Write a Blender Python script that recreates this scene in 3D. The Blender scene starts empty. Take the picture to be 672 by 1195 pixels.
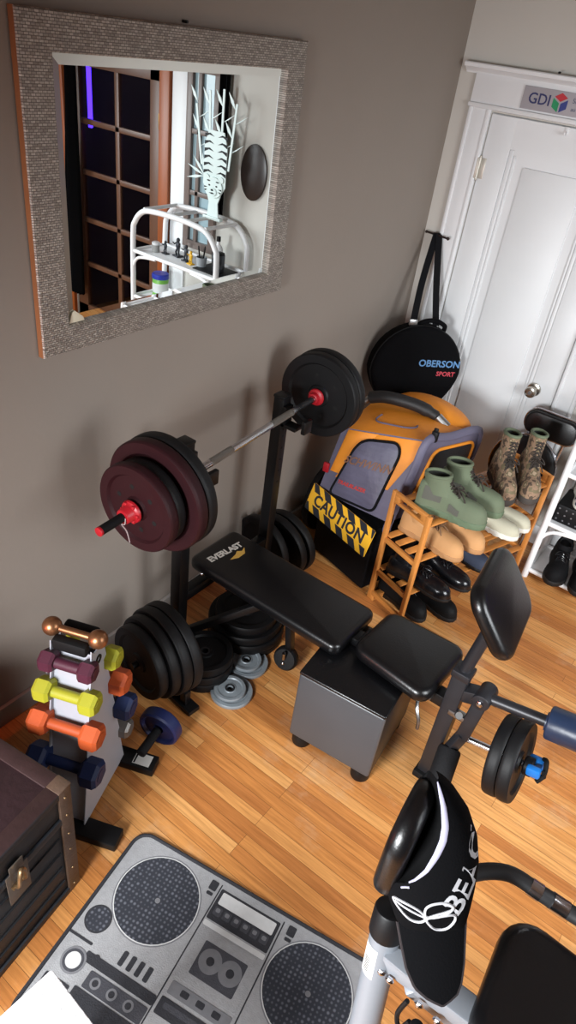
import bpy, bmesh, math, random
from mathutils import Matrix, Vector, Quaternion
random.seed(7)
SC = bpy.context.scene
COL = SC.collection
PI = math.pi
R = math.radians

# ---------------------------------------------------------------- camera
cam_d = bpy.data.cameras.new('camera')
cam = bpy.data.objects.new('camera', cam_d); COL.objects.link(cam)
cr = Vector((0.79215917, 0.59860125, 0.11899742))
cd = Vector((0.42422796, -0.3998877, -0.81247798))
cf = Vector((-0.43876473, 0.69409392, -0.57071809))
mw = Matrix.Identity(4)
for i in range(3):
    mw[i][0] = cr[i]; mw[i][1] = -cd[i]; mw[i][2] = -cf[i]
mw.translation = (1.614, -3.463, 2.2)
cam.matrix_world = mw
cam_d.sensor_fit = 'VERTICAL'; cam_d.sensor_height = 36.0
cam_d.lens = 808.86 / 1195 * 36.0
cam_d.clip_start = 0.02
SC.camera = cam

# ---------------------------------------------------------------- world, light, exposure
SC.view_settings.view_transform = 'Standard'
SC.view_settings.look = 'None'
SC.view_settings.gamma = 1.0
SC.view_settings.use_curve_mapping = False
SC.view_settings.exposure = 0.0
w = bpy.data.worlds.new('world'); SC.world = w; w.use_nodes = True
w.node_tree.nodes['Background'].inputs['Color'].default_value = (0.75, 0.85, 1.0, 1)
w.node_tree.nodes['Background'].inputs['Strength'].default_value = 0.6

def area(name, loc, target, sx, sy, power, col, spread=180):
    d = bpy.data.lights.new(name, 'AREA'); d.shape = 'RECTANGLE'; d.size = sx; d.size_y = sy
    d.energy = power; d.color = col; d.spread = math.radians(spread)
    o = bpy.data.objects.new(name, d); COL.objects.link(o)
    o.location = loc
    v = Vector(target) - Vector(loc)
    o.rotation_euler = v.to_track_quat('-Z', 'Y').to_euler()
    return o
area('window_daylight_front', (1.02, -4.62, 1.42), (1.50, -2.1, 0.0), 0.7, 0.8, 66, (0.95, 0.98, 1.0), 112)
area('window_daylight_right', (3.28, -2.0, 1.7), (1.5, -0.7, 0.2), 1.3, 1.2, 42, (0.93, 0.97, 1.0), 112)
area('led_strip_glow', (0.10, -3.75, 0.75), (0.0, -2.6, 0.95), 0.05, 0.7, 4.0, (1.0, 0.16, 0.09), 170)

# ---------------------------------------------------------------- materials
def lin(c):
    return tuple(((v / 255) / 12.92 if v / 255 <= .04045 else ((v / 255 + .055) / 1.055) ** 2.4) for v in c) + (1.0,)
MATS = {}
def pm(name, col, rough=0.5, metal=0.0, var=None, bump=None, spec=None, coat=0, sheen=0, emit=None, trans=0):
    """procedural principled material; var=(scale, amount[, stretch]); bump=(scale, strength)"""
    if name in MATS: return MATS[name]
    m = bpy.data.materials.new(name); m.use_nodes = True
    nt = m.node_tree; b = nt.nodes['Principled BSDF']
    c = lin(col)
    b.inputs['Base Color'].default_value = c
    b.inputs['Roughness'].default_value = rough
    b.inputs['Metallic'].default_value = metal
    if spec is not None: b.inputs['Specular IOR Level'].default_value = spec
    if coat: b.inputs['Coat Weight'].default_value = coat; b.inputs['Coat Roughness'].default_value = .15
    if sheen: b.inputs['Sheen Weight'].default_value = sheen
    if trans: b.inputs['Transmission Weight'].default_value = trans
    if emit:
        b.inputs['Emission Color'].default_value = lin(emit[0]); b.inputs['Emission Strength'].default_value = emit[1]
    tc = nt.nodes.new('ShaderNodeTexCoord')
    if var is None: var = (6.0, 0.10)
    n = nt.nodes.new('ShaderNodeTexNoise'); n.inputs['Scale'].default_value = var[0]; n.inputs['Detail'].default_value = 5
    if len(var) > 2:
        mp = nt.nodes.new('ShaderNodeMapping'); mp.inputs['Scale'].default_value = var[2]
        nt.links.new(tc.outputs['Object'], mp.inputs['Vector']); nt.links.new(mp.outputs['Vector'], n.inputs['Vector'])
    else:
        nt.links.new(tc.outputs['Object'], n.inputs['Vector'])
    mx = nt.nodes.new('ShaderNodeMix'); mx.data_type = 'RGBA'
    a = var[1]
    mx.inputs[6].default_value = tuple(v * (1 - a) for v in c[:3]) + (1,)
    mx.inputs[7].default_value = tuple(min(1, v * (1 + a)) for v in c[:3]) + (1,)
    nt.links.new(n.outputs['Fac'], mx.inputs[0]); nt.links.new(mx.outputs[2], b.inputs['Base Color'])
    if bump:
        n2 = nt.nodes.new('ShaderNodeTexNoise'); n2.inputs['Scale'].default_value = bump[0]; n2.inputs['Detail'].default_value = 3
        nt.links.new(tc.outputs['Object'], n2.inputs['Vector'])
        bp = nt.nodes.new('ShaderNodeBump'); bp.inputs['Strength'].default_value = bump[1]; bp.inputs['Distance'].default_value = .004
        nt.links.new(n2.outputs['Fac'], bp.inputs['Height']); nt.links.new(bp.outputs['Normal'], b.inputs['Normal'])
    MATS[name] = m
    return m

wall_m = pm('wall_paint', (142, 132, 123), 0.75, var=(2.5, .05), bump=(60, .08))
white_m = pm('white_trim_paint', (226, 228, 230), 0.42, var=(5, .04), bump=(25, .05))
ceil_m = pm('ceiling_paint', (180, 176, 170), 0.9)
backwall_m = pm('pale_wall_paint', (196, 193, 186), 0.75, var=(2.5, .04), bump=(60, .08))
blackv = pm('black_vinyl', (10, 10, 12), 0.30, spec=.5, bump=(180, .10), var=(20, .15))
blackm = pm('black_painted_metal', (12, 12, 14), 0.4, spec=.35, var=(20, .15))
blackp = pm('black_plastic', (14, 14, 16), 0.5, spec=.25, var=(30, .12), bump=(120, .05))
blackr = pm('black_rubber', (13, 13, 14), 0.7, spec=.2, var=(40, .2), bump=(140, .12))
blackc = pm('black_cloth', (13, 13, 15), 0.9, spec=.08, var=(60, .25), bump=(300, .25), sheen=.0)
chrome = pm('chrome', (200, 200, 205), 0.18, metal=1.0)
steel = pm('brushed_steel', (150, 150, 150), 0.35, metal=1.0, var=(80, .2))
greyplate = pm('grey_painted_iron', (138, 146, 152), 0.42, metal=.2, var=(30, .2), bump=(200, .05))
redplas = pm('red_plastic', (165, 22, 34), 0.4)
platem = pm('black_vinyl_plate', (13, 13, 15), 0.55, spec=.28, var=(25, .2), bump=(90, .06))
led_tint_plate = pm('dark_plate_led_tint', (40, 12, 17), 0.55, spec=.25, var=(20, .2), bump=(90, .06))  # dark plate with the red LED glow mixed into its colour
wood_b = pm('bamboo', (196, 128, 62), 0.45, var=(14, .22, (1, 1, .15)), bump=(60, .05))
cream = pm('cream_rubber', (214, 205, 182), 0.6)
whitem = pm('white_lacquer', (232, 233, 235), 0.35, var=(8, .03))
mirror_m = bpy.data.materials.new('mirror_glass'); mirror_m.use_nodes = True
_b = mirror_m.node_tree.nodes['Principled BSDF']; _b.inputs['Metallic'].default_value = 1; _b.inputs['Roughness'].default_value = 0.0
_b.inputs['Base Color'].default_value = (.86, .90, .90, 1)

def floor_material():
    m = bpy.data.materials.new('strip_oak_floor'); m.use_nodes = True
    nt = m.node_tree; b = nt.nodes['Principled BSDF']
    tc = nt.nodes.new('ShaderNodeTexCoord')
    br = nt.nodes.new('ShaderNodeTexBrick')
    br.inputs['Scale'].default_value = 1.0
    br.inputs['Brick Width'].default_value = 0.95; br.inputs['Row Height'].default_value = 0.044
    br.inputs['Mortar Size'].default_value = 0.0007; br.inputs['Mortar Smooth'].default_value = .3
    br.inputs['Color1'].default_value = (0, 0, 0, 1); br.inputs['Color2'].default_value = (1, 1, 1, 1)
    br.inputs['Mortar'].default_value = (.5, .5, .5, 1)
    br.offset = .37; br.offset_frequency = 3
    nt.links.new(tc.outputs['Object'], br.inputs['Vector'])
    rp = nt.nodes.new('ShaderNodeValToRGB'); e = rp.color_ramp.elements
    e[0].position = 0; e[0].color = lin((182, 116, 62)); e[1].position = 1; e[1].color = lin((222, 164, 100))
    x = e.new(.35); x.color = lin((200, 132, 70)); x = e.new(.65); x.color = lin((210, 146, 82))
    nt.links.new(br.outputs['Color'], rp.inputs['Fac'])
    mp = nt.nodes.new('ShaderNodeMapping'); mp.inputs['Scale'].default_value = (2.2, 45, 1)
    nt.links.new(tc.outputs['Object'], mp.inputs['Vector'])
    n = nt.nodes.new('ShaderNodeTexNoise'); n.inputs['Scale'].default_value = 2.0; n.inputs['Detail'].default_value = 6; n.inputs['Roughness'].default_value = .65
    nt.links.new(mp.outputs['Vector'], n.inputs['Vector'])
    g = nt.nodes.new('ShaderNodeMix'); g.data_type = 'RGBA'; g.blend_type = 'MULTIPLY'; g.inputs[0].default_value = .8
    r2 = nt.nodes.new('ShaderNodeValToRGB'); r2.color_ramp.elements[0].position = .3; r2.color_ramp.elements[0].color = (.5, .42, .36, 1)
    r2.color_ramp.elements[1].position = .62; r2.color_ramp.elements[1].color = (1, 1, 1, 1)
    nt.links.new(n.outputs['Fac'], r2.inputs['Fac'])
    nt.links.new(rp.outputs['Color'], g.inputs[6]); nt.links.new(r2.outputs['Color'], g.inputs[7])
    # worn pale scuffs in the finish
    n3 = nt.nodes.new('ShaderNodeTexNoise'); n3.inputs['Scale'].default_value = 3.2; n3.inputs['Detail'].default_value = 8; n3.inputs['Roughness'].default_value = .7
    nt.links.new(tc.outputs['Object'], n3.inputs['Vector'])
    r3 = nt.nodes.new('ShaderNodeValToRGB'); r3.color_ramp.elements[0].position = .55; r3.color_ramp.elements[0].color = (0, 0, 0, 1)
    r3.color_ramp.elements[1].position = .78; r3.color_ramp.elements[1].color = (.5, .5, .5, 1)
    nt.links.new(n3.outputs['Fac'], r3.inputs['Fac'])
    g2 = nt.nodes.new('ShaderNodeMix'); g2.data_type = 'RGBA'; g2.inputs[7].default_value = lin((205, 182, 150))
    nt.links.new(r3.outputs['Color'], g2.inputs[0]); nt.links.new(g.outputs[2], g2.inputs[6])
    dk = nt.nodes.new('ShaderNodeMix'); dk.data_type = 'RGBA'; dk.inputs[7].default_value = lin((92, 52, 24))
    nt.links.new(br.outputs['Fac'], dk.inputs[0]); nt.links.new(g2.outputs[2], dk.inputs[6])
    nt.links.new(dk.outputs[2], b.inputs['Base Color'])
    b.inputs['Roughness'].default_value = .38
    rr = nt.nodes.new('ShaderNodeMapRange'); rr.inputs[3].default_value = .28; rr.inputs[4].default_value = .55
    nt.links.new(n3.outputs['Fac'], rr.inputs[0]); nt.links.new(rr.outputs[0], b.inputs['Roughness'])
    bp = nt.nodes.new('ShaderNodeBump'); bp.inputs['Strength'].default_value = .25; bp.inputs['Distance'].default_value = .002; bp.invert = True
    nt.links.new(br.outputs['Fac'], bp.inputs['Height']); nt.links.new(bp.outputs['Normal'], b.inputs['Normal'])
    return m
floor_m = floor_material()

def mosaic_material():
    m = bpy.data.materials.new('silver_mosaic_frame'); m.use_nodes = True
    nt = m.node_tree; b = nt.nodes['Principled BSDF']
    tc = nt.nodes.new('ShaderNodeTexCoord')
    mp = nt.nodes.new('ShaderNodeMapping'); mp.inputs['Rotation'].default_value = (0, R(90), R(90))
    nt.links.new(tc.outputs['Object'], mp.inputs['Vector'])
    mp2 = nt.nodes.new('ShaderNodeCombineXYZ'); sp = nt.nodes.new('ShaderNodeSeparateXYZ')
    nt.links.new(tc.outputs['Object'], sp.inputs[0]); nt.links.new(sp.outputs[1], mp2.inputs[0]); nt.links.new(sp.outputs[2], mp2.inputs[1])
    br = nt.nodes.new('ShaderNodeTexBrick'); br.inputs['Scale'].default_value = 1
    br.inputs['Brick Width'].default_value = .013; br.inputs['Row Height'].default_value = .0062; br.inputs['Mortar Size'].default_value = .0008
    br.inputs['Color1'].default_value = lin((142, 134, 126)); br.inputs['Color2'].default_value = lin((188, 180, 170)); br.inputs['Mortar'].default_value = lin((104, 96, 90))
    nt.links.new(mp2.outputs[0], br.inputs['Vector'])
    nt.links.new(br.outputs['Color'], b.inputs['Base Color'])
    n = nt.nodes.new('ShaderNodeTexNoise'); n.inputs['Scale'].default_value = 150; nt.links.new(tc.outputs['Object'], n.inputs['Vector'])
    ad = nt.nodes.new('ShaderNodeMath'); ad.operation = 'SUBTRACT'; nt.links.new(n.outputs['Fac'], ad.inputs[0]); nt.links.new(br.outputs['Fac'], ad.inputs[1])
    bp = nt.nodes.new('ShaderNodeBump'); bp.inputs['Strength'].default_value = .9; bp.inputs['Distance'].default_value = .004
    nt.links.new(ad.outputs[0], bp.inputs['Height']); nt.links.new(bp.outputs['Normal'], b.inputs['Normal'])
    b.inputs['Metallic'].default_value = .35; b.inputs['Roughness'].default_value = .45
    return m
mosaic_m = mosaic_material()

# ---------------------------------------------------------------- mesh builder
def frame(o, z, x=None):
    """matrix with origin o, local z along z, local x roughly along x"""
    z = Vector(z).normalized()
    x = Vector(x) if x is not None else (Vector((1, 0, 0)) if abs(z.x) < .9 else Vector((0, 1, 0)))
    x = (x - z * x.dot(z)).normalized(); y = z.cross(x)
    m = Matrix.Identity(4)
    for i in range(3): m[i][0] = x[i]; m[i][1] = y[i]; m[i][2] = z[i]
    m.translation = Vector(o)
    return m
def TR(loc=(0, 0, 0), rz=0, ry=0, rx=0):
    return Matrix.Translation(loc) @ Matrix.Rotation(rz, 4, 'Z') @ Matrix.Rotation(ry, 4, 'Y') @ Matrix.Rotation(rx, 4, 'X')
def smooth(pts, n=6, closed=False):
    P = [Vector(p) for p in pts]; out = []; N = len(P)
    for i in range(N if closed else N - 1):
        g = (lambda k: P[k % N]) if closed else (lambda k: P[max(0, min(N - 1, k))])
        a, b, c, d = g(i - 1), g(i), g(i + 1), g(i + 2)
        for j in range(n):
            t = j / n
            out.append(.5 * ((2 * b) + (c - a) * t + (2 * a - 5 * b + 4 * c - d) * t * t + (3 * b - a - 3 * c + d) * t ** 3))
    if not closed: out.append(P[-1])
    return out

class MB:
    def __init__(s, M=None): s.bm = bmesh.new(); s.M = M or Matrix.Identity(4)
    def _put(s, t, M=None, mi=0):
        for f in t.faces: f.material_index = mi
        bmesh.ops.recalc_face_normals(t, faces=t.faces)
        t.transform(s.M @ (M or Matrix.Identity(4)))
        me = bpy.data.meshes.new('tmp'); t.to_mesh(me); t.free()
        s.bm.from_mesh(me); bpy.data.meshes.remove(me)
        return s
    def box(s, c, size, bev=0, M=None, mi=0, seg=2, taper=None):
        t = bmesh.new(); bmesh.ops.create_cube(t, size=1)
        for v in t.verts:
            k = taper if (taper and v.co.z > 0) else 1
            v.co = Vector((v.co.x * size[0] * k, v.co.y * size[1] * k, v.co.z * size[2]))
        if bev: bmesh.ops.bevel(t, geom=list(t.edges), offset=bev, segments=seg, profile=.5, affect='EDGES', clamp_overlap=True)
        return s._put(t, (M or Matrix.Identity(4)) @ Matrix.Translation(c), mi)
    def beam(s, p, q, w, h, bev=0, up=(0, 0, 1), mi=0):
        p = Vector(p); q = Vector(q); d = q - p
        z = d.normalized(); u = Vector(up)
        if abs(z.dot(u)) > .95: u = Vector((1, 0, 0))
        M = frame((p + q) / 2, z, u)
        return s.box((0, 0, 0), (h, w, d.length), bev, M, mi)
    def lathe(s, prof, M=None, seg=32, mi=0, sx=1, sy=1):
        t = bmesh.new(); rings = []
        for r, z in prof:
            if r < 1e-6: rings.append([t.verts.new((0, 0, z))])
            else: rings.append([t.verts.new((r * sx * math.cos(2 * PI * i / seg), r * sy * math.sin(2 * PI * i / seg), z)) for i in range(seg)])
        for a, b in zip(rings, rings[1:]):
            for i in range(seg):
                j = (i + 1) % seg
                if len(a) == 1 and len(b) == 1: continue
                if len(a) == 1: t.faces.new((a[0], b[i], b[j]))
                elif len(b) == 1: t.faces.new((a[i], a[j], b[0]))
                else: t.faces.new((a[i], a[j], b[j], b[i]))
        return s._put(t, M, mi)
    def cyl(s, p, q, r, r2=None, seg=24, bev=0, mi=0):
        p = Vector(p); q = Vector(q); L = (q - p).length; r2 = r if r2 is None else r2
        if bev: prof = [(0, 0), (r - bev, 0), (r - bev * .3, bev * .3), (r, bev), (r2, L - bev), (r2 - bev * .3, L - bev * .3), (r2 - bev, L), (0, L)]
        else: prof = [(0, 0), (r, 0), (r2, L), (0, L)]
        return s.lathe(prof, frame(p, q - p), seg, mi)
    def tube(s, pts, r, seg=10, closed=False, mi=0, flat=None):
        P = [Vector(p) for p in pts]; t = bmesh.new(); N = len(P); rings = []
        tan = []
        for i in range(N):
            a = P[i - 1] if (closed or i > 0) else P[i]; b = P[(i + 1) % N] if (closed or i < N - 1) else P[i]
            tan.append((b - a).normalized())
        n = tan[0].orthogonal().normalized() if flat is None else (Vector(flat) - tan[0] * tan[0].dot(Vector(flat))).normalized()
        for i in range(N):
            if i > 0:
                q = tan[i - 1].rotation_difference(tan[i]); n = q @ n
            n = (n - tan[i] * n.dot(tan[i])).normalized(); b = tan[i].cross(n)
            rr = r[i] if isinstance(r, (list, tuple)) else r
            ra, rb = rr if isinstance(rr, tuple) else (rr, rr)
            rings.append([t.verts.new(P[i] + n * ra * math.cos(2 * PI * k / seg) + b * rb * math.sin(2 * PI * k / seg)) for k in range(seg)])
        for i in range(N if closed else N - 1):
            a = rings[i]; b2 = rings[(i + 1) % N]
            for k in range(seg): t.faces.new((a[k], a[(k + 1) % seg], b2[(k + 1) % seg], b2[k]))
        if not closed: t.faces.new(rings[0]); t.faces.new(rings[-1])
        return s._put(t, None, mi)
    def loft(s, rings, M=None, mi=0, cap=(True, True), closed=True):
        t = bmesh.new(); V = [[t.verts.new(p) for p in r] for r in rings]; n = len(V[0])
        for a, b in zip(V, V[1:]):
            for k in range(n if closed else n - 1):
                try: t.faces.new((a[k], a[(k + 1) % n], b[(k + 1) % n], b[k]))
                except ValueError: pass
        if cap[0]: t.faces.new(V[0])
        if cap[1]: t.faces.new(V[-1])
        return s._put(t, M, mi)
    def prism(s, poly, z0, z1, M=None, bev=0, mi=0, seg=2):
        t = bmesh.new(); a = [t.verts.new((x, y, z0)) for x, y in poly]; f = t.faces.new(a)
        r = bmesh.ops.extrude_face_region(t, geom=[f]); vs = [e for e in r['geom'] if isinstance(e, bmesh.types.BMVert)]
        for v in vs: v.co.z = z1
        if bev:
            ed = [e for e in t.edges if abs(e.verts[0].co.z - e.verts[1].co.z) < 1e-6]
            bmesh.ops.bevel(t, geom=ed, offset=bev, segments=seg, profile=.5, affect='EDGES', clamp_overlap=True)
        return s._put(t, M, mi)
    def ball(s, c, r, sc=(1, 1, 1), M=None, mi=0, u=24, v=14):
        t = bmesh.new(); bmesh.ops.create_uvsphere(t, u_segments=u, v_segments=v, radius=r)
        for k in t.verts: k.co = Vector((k.co.x * sc[0], k.co.y * sc[1], k.co.z * sc[2])) + Vector(c)
        return s._put(t, M, mi)
    def text(s, body, size, M, depth=.0006, bold=0.0, shear=0, mi=0, align='CENTER', warp=None, space=1.0):
        c = bpy.data.curves.new('txt', 'FONT'); c.body = body; c.size = size; c.align_x = align; c.align_y = 'CENTER'
        c.extrude = depth; c.offset = bold; c.shear = shear; c.space_character = space; c.resolution_u = 3
        o = bpy.data.objects.new('txt', c); COL.objects.link(o)
        me = bpy.data.meshes.new_from_object(o)
        t = bmesh.new(); t.from_mesh(me); bpy.data.meshes.remove(me); bpy.data.objects.remove(o); bpy.data.curves.remove(c)
        if warp:
            for v in t.verts: v.co = warp(v.co)
        return s._put(t, M, mi)
def rrect(w, h, r, n=6, cx=0, cy=0):
    out = []
    for (x, y, a) in ((w / 2 - r, h / 2 - r, 0), (-w / 2 + r, h / 2 - r, 90), (-w / 2 + r, -h / 2 + r, 180), (w / 2 - r, -h / 2 + r, 270)):
        for k in range(n + 1):
            t = R(a + 90 * k / n); out.append((cx + x + r * math.cos(t), cy + y + r * math.sin(t)))
    return out
def circle(r, n=32, cx=0, cy=0): return [(cx + r * math.cos(2 * PI * k / n), cy + r * math.sin(2 * PI * k / n)) for k in range(n)]
def pad(mb, outline, t, M, bev=.02, mi=0, crown=.0):
    mb.prism(outline, 0, t, M, bev=bev, mi=mi, seg=4)

def link(name, mb, mats, M=None, ang=38):
    me = bpy.data.meshes.new(name)
    mb.bm.to_mesh(me); mb.bm.free()
    if M is not None: me.transform(M)
    if not isinstance(mats, (list, tuple)): mats = [mats]
    for m in mats: me.materials.append(m)
    me.polygons.foreach_set('use_smooth', [True] * len(me.polygons))
    me.set_sharp_from_angle(angle=R(ang))
    o = bpy.data.objects.new(name, me); COL.objects.link(o)
    return o
WM = {}
def thing(name, label, cat, loc=(0, 0, 0), rz=0, group=None):
    o = bpy.data.objects.new(name, None); COL.objects.link(o); o.empty_display_size = .1
    o.location = loc; o.rotation_euler = (0, 0, rz); o['label'] = label; o['category'] = cat
    if group: o['group'] = group
    WM[o.name] = TR(loc, rz)
    return o
def part(name, mb, mats, parent, world=False, label=None, ang=38, kind=None):
    """mesh part; geometry in the thing's local frame, or in world coordinates when world=True"""
    root = parent
    while root.parent: root = root.parent
    o = link(name, mb, mats, WM[root.name].inverted() if world else None, ang)
    o.parent = parent
    if label: o['label'] = label
    if kind: o['kind'] = kind
    return o
def solo(name, mb, mats, label, cat, group=None, ang=38, kind=None):
    """a thing that is one mesh, built in world coordinates; origin moved to its base"""
    o = link(name, mb, mats, None, ang)
    vs = [v.co for v in o.data.vertices]
    c = Vector(((min(v.x for v in vs) + max(v.x for v in vs)) / 2, (min(v.y for v in vs) + max(v.y for v in vs)) / 2, min(v.z for v in vs)))
    o.data.transform(Matrix.Translation(-c)); o.location = c
    WM[o.name] = Matrix.Translation(c)
    o['label'] = label; o['category'] = cat
    if group: o['group'] = group
    if kind: o['kind'] = kind
    return o
def struct(name, mb, mats, parent=None, ang=30):
    o = link(name, mb, mats, None, ang); o['kind'] = 'structure'
    WM[o.name] = Matrix.Identity(4)
    if parent: o.parent = parent
    return o

# ================================================================ ROOM SHELL
X1, Y0, ZC = 3.4, -4.75, 2.62
m = MB(); m.box((X1 / 2, Y0 / 2, -.05), (X1 + .2, -Y0 + .2, .1)); m.box((2.4, 1.1, -.05), (1.8, 2.0, .1)); struct('floor', m, floor_m)
m = MB(); m.box((X1 / 2, Y0 / 2 + .4, ZC + .05), (X1 + .4, -Y0 + 1.2, .1)); struct('ceiling', m, ceil_m)
m = MB(); m.box((-.06, Y0 / 2, ZC / 2), (.12, -Y0 + .24, ZC)); struct('wall_left', m, wall_m)
# wall_back has the closet door opening (0.20-0.90) and the glazed door opening (1.93-2.83)
m = MB()
m.box((.10, .06, ZC / 2), (.20, .12, ZC)); m.box((.55, .06, (1.99 + ZC) / 2), (.70, .12, ZC - 1.99))
m.box((1.415, .06, ZC / 2), (1.03, .12, ZC)); m.box((2.38, .06, (1.95 + ZC) / 2), (.90, .12, ZC - 1.95)); m.box((3.17, .06, ZC / 2), (.68, .12, ZC))
struct('wall_back', m, backwall_m)
m = MB()
for (y0, y1, z0, z1) in ((Y0, -2.7, 0, ZC), (-1.3, 0, 0, ZC), (-2.7, -1.3, 0, 1.05), (-2.7, -1.3, 2.35, ZC)):
    m.box((X1 + .06, (y0 + y1) / 2, (z0 + z1) / 2), (.12, y1 - y0, z1 - z0))
struct('wall_right', m, wall_m)
m = MB()
for (x0, x1, z0, z1) in ((0, .5, 0, ZC), (1.55, X1, 0, ZC), (.5, 1.55, 0, .85), (.5, 1.55, 2.0, ZC)):
    m.box(((x0 + x1) / 2, Y0 - .06, (z0 + z1) / 2), (x1 - x0, .12, z1 - z0))
struct('wall_front', m, wall_m)
def window(name, x0, x1, z0, z1, M):
    m = MB(M)
    t = .05
    m.box(((x0 + x1) / 2, 0, z0 + t / 2), (x1 - x0, .06, t), .006); m.box(((x0 + x1) / 2, 0, z1 - t / 2), (x1 - x0, .06, t), .006)
    for x in (x0 + t / 2, x1 - t / 2, (x0 + x1) / 2): m.box((x, 0, (z0 + z1) / 2), (t, .06, z1 - z0), .006)
    m.box(((x0 + x1) / 2, .07, z0 - .015), (x1 - x0 + .1, .16, .03), .006)
    f = struct(name, m, white_m)
    return f
window('window_1', .5, 1.55, .85, 2.0, TR((0, Y0 - .04, 0)))
window('window_2', 1.3, 2.7, 1.05, 2.35, TR((X1 + .04, 0, 0), R(90)) @ Matrix.Scale(-1, 4, (1, 0, 0)))
# hall behind the glazed door
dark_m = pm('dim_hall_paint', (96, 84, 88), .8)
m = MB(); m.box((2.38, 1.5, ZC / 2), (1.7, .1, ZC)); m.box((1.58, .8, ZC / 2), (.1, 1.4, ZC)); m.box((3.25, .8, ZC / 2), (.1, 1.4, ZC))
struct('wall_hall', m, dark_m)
# baseboards
base_m = pm('grey_baseboard_paint', (150, 146, 142), .5)
m = MB(); m.box((.008, Y0 / 2, .045), (.016, -Y0, .09), .004); struct('baseboard_left', m, base_m)
m = MB(); m.box((1.44, -.008, .06), (.9, .016, .12), .004); struct('baseboard_back', m, white_m)

# ---- closet door (door_1) with casing, head trim, sign
m = MB()
m.box((.55, .035, .995), (.70, .05, 1.985))
dz0, dz1, dx0, dx1 = .22, 1.883, .332, .775
for s_, d_ in ((0, .012), (.024, .016), (.062, .008)):
    pass
def ringframe(mb, x0, x1, z0, z1, wd, y0, y1, bev=.004):
    mb.box(((x0 + x1) / 2, (y0 + y1) / 2, z0 + wd / 2), (x1 - x0 - 2 * wd + .002, abs(y1 - y0) - .0004, wd), 0); mb.box(((x0 + x1) / 2, (y0 + y1) / 2, z1 - wd / 2), (x1 - x0 - 2 * wd + .002, abs(y1 - y0) - .0004, wd), 0)
    for x in (x0 + wd / 2, x1 - wd / 2): mb.box((x, (y0 + y1) / 2, (z0 + z1) / 2), (wd, abs(y1 - y0), z1 - z0), bev)
ringframe(m, .203, .897, .01, 1.985, .125, .011, -.004, .002)      # stiles and rails stand proud
ringframe(m, .328, .772, .135, 1.86, .022, .012, -.0005, .005)    # outer moulding
ringframe(m, .350, .750, .157, 1.838, .014, .012, .004, .004)
m.box((.55, .008, 1.0), (.285, .012, 1.60), .010)               # raised centre field
door = struct('door_1', m, white_m)
m = MB()
K = frame((.79, -.004, .838), (0, -1, 0))
m.lathe([(0, 0), (.034, 0), (.036, .003), (.033, .008), (.018, .012), (.014, .02), (.014, .03), (.022, .034), (.029, .044), (.030, .054), (.026, .062), (.018, .065), (.016, .063), (0, .063)], K, 28)
k = part('door_knob', m, pm('satin_nickel', (190, 184, 174), .25, metal=1), door, True)
m = MB(); m.lathe([(0, .0625), (.009, .0625), (.009, .068), (0, .068)], K, 16); m.box((0, 0, .069), (.002, .009, .002), 0, K); part('key_cylinder', m, steel, k, True)
for z in (1.76, .3):
    m = MB(); m.cyl((.203, -.011, z - .045), (.203, -.011, z + .045), .0065, seg=12); m.box((.217, -.0045, z), (.028, .003, .088), .001); m.box((.190, -.0205, z), (.024, .003, .088), .001)
    m.ball((.203, -.011, z + .048), .0065); m.ball((.203, -.011, z - .048), .0065); part('hinge', m, pm('painted_hinge', (196, 192, 182), .4, metal=.5), door, True)
m = MB(); m.box((.557, -.007, 1.972), (.018, .006, .03), .002); m.tube(smooth([(.557, -.01, 1.962), (.557, -.03, 1.955), (.557, -.033, 1.968)], 5), .004, 8)
part('coat_hook', m, whitem, door, True)
m = MB()
for (x0, x1) in ((.088, .198), (.902, 1.01)):
    m.box(((x0 + x1) / 2, -.009, 1.0), (x1 - x0, .018, 2.0), .003)
    for xx in (x0 + .012, x1 - .012): m.box((xx, -.0105, 1.0), (.018, .025, 2.0), .005)
struct('trim_1', m, white_m)
m = MB(); m.box((.549, -.012, 2.008), (.935, .03, .02), .006); m.box((.549, -.008, 2.075), (.925, .016, .115), .002); struct('trim_2', m, white_m)
m = MB()
pr = [(0, 2.126), (-.012, 2.126), (-.016, 2.133), (-.022, 2.136), (-.034, 2.146), (-.048, 2.149), (-.05, 2.154), (-.05, 2.163), (-.045, 2.167), (0, 2.167)]
t = [[Vector((x, a, b)) for a, b in pr] for x in (.035, 1.065)]
m.loft(t); struct('trim_3', m, white_m)
# sign above the door
sg = thing('door_sign', 'grey rectangular company sign with coloured cube logo above the white door', 'sign', (.55, -.016, 2.024))
m = MB(); m.box((.012, -.004, .0445), (.47, .006, .086), .001); part('panel', m, pm('sign_grey_vinyl', (168, 164, 170), .45), sg)
SX, SYf = frame((.405, -.0241, 2.068), (0, -1, 0), (1, 0, 0)), 0
m = MB(); m.text('GDI', .058, SX, bold=.0006); part('lettering', m, pm('sign_navy', (38, 44, 96), .5), sg, True)
def quad_fan(cx, cy, r, angs): return [(cx, cy)] + [(cx + r * math.cos(R(a)), cy + r * math.sin(R(a))) for a in angs]
cubes = (('red', (186, 40, 52), (30, 90, 150)), ('green', (20, 140, 88), (150, 210, 270)), ('blue', (42, 54, 128), (270, 330, 390)))
for nm, c, an in cubes:
    m = MB(); q = quad_fan(0, 0, .036, an); mid = math.radians((an[0] + an[2]) / 2)
    q = [(x * .92 + .004 * math.cos(mid), y * .92 + .004 * math.sin(mid)) for x, y in q]
    m.prism(q, 0, .0008, frame((.497, -.0236, 2.068), (0, -1, 0), (1, 0, 0))); part('logo_face', m, pm('sign_' + nm, c, .5), sg, True, label=nm + ' face of the cube logo')
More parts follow.
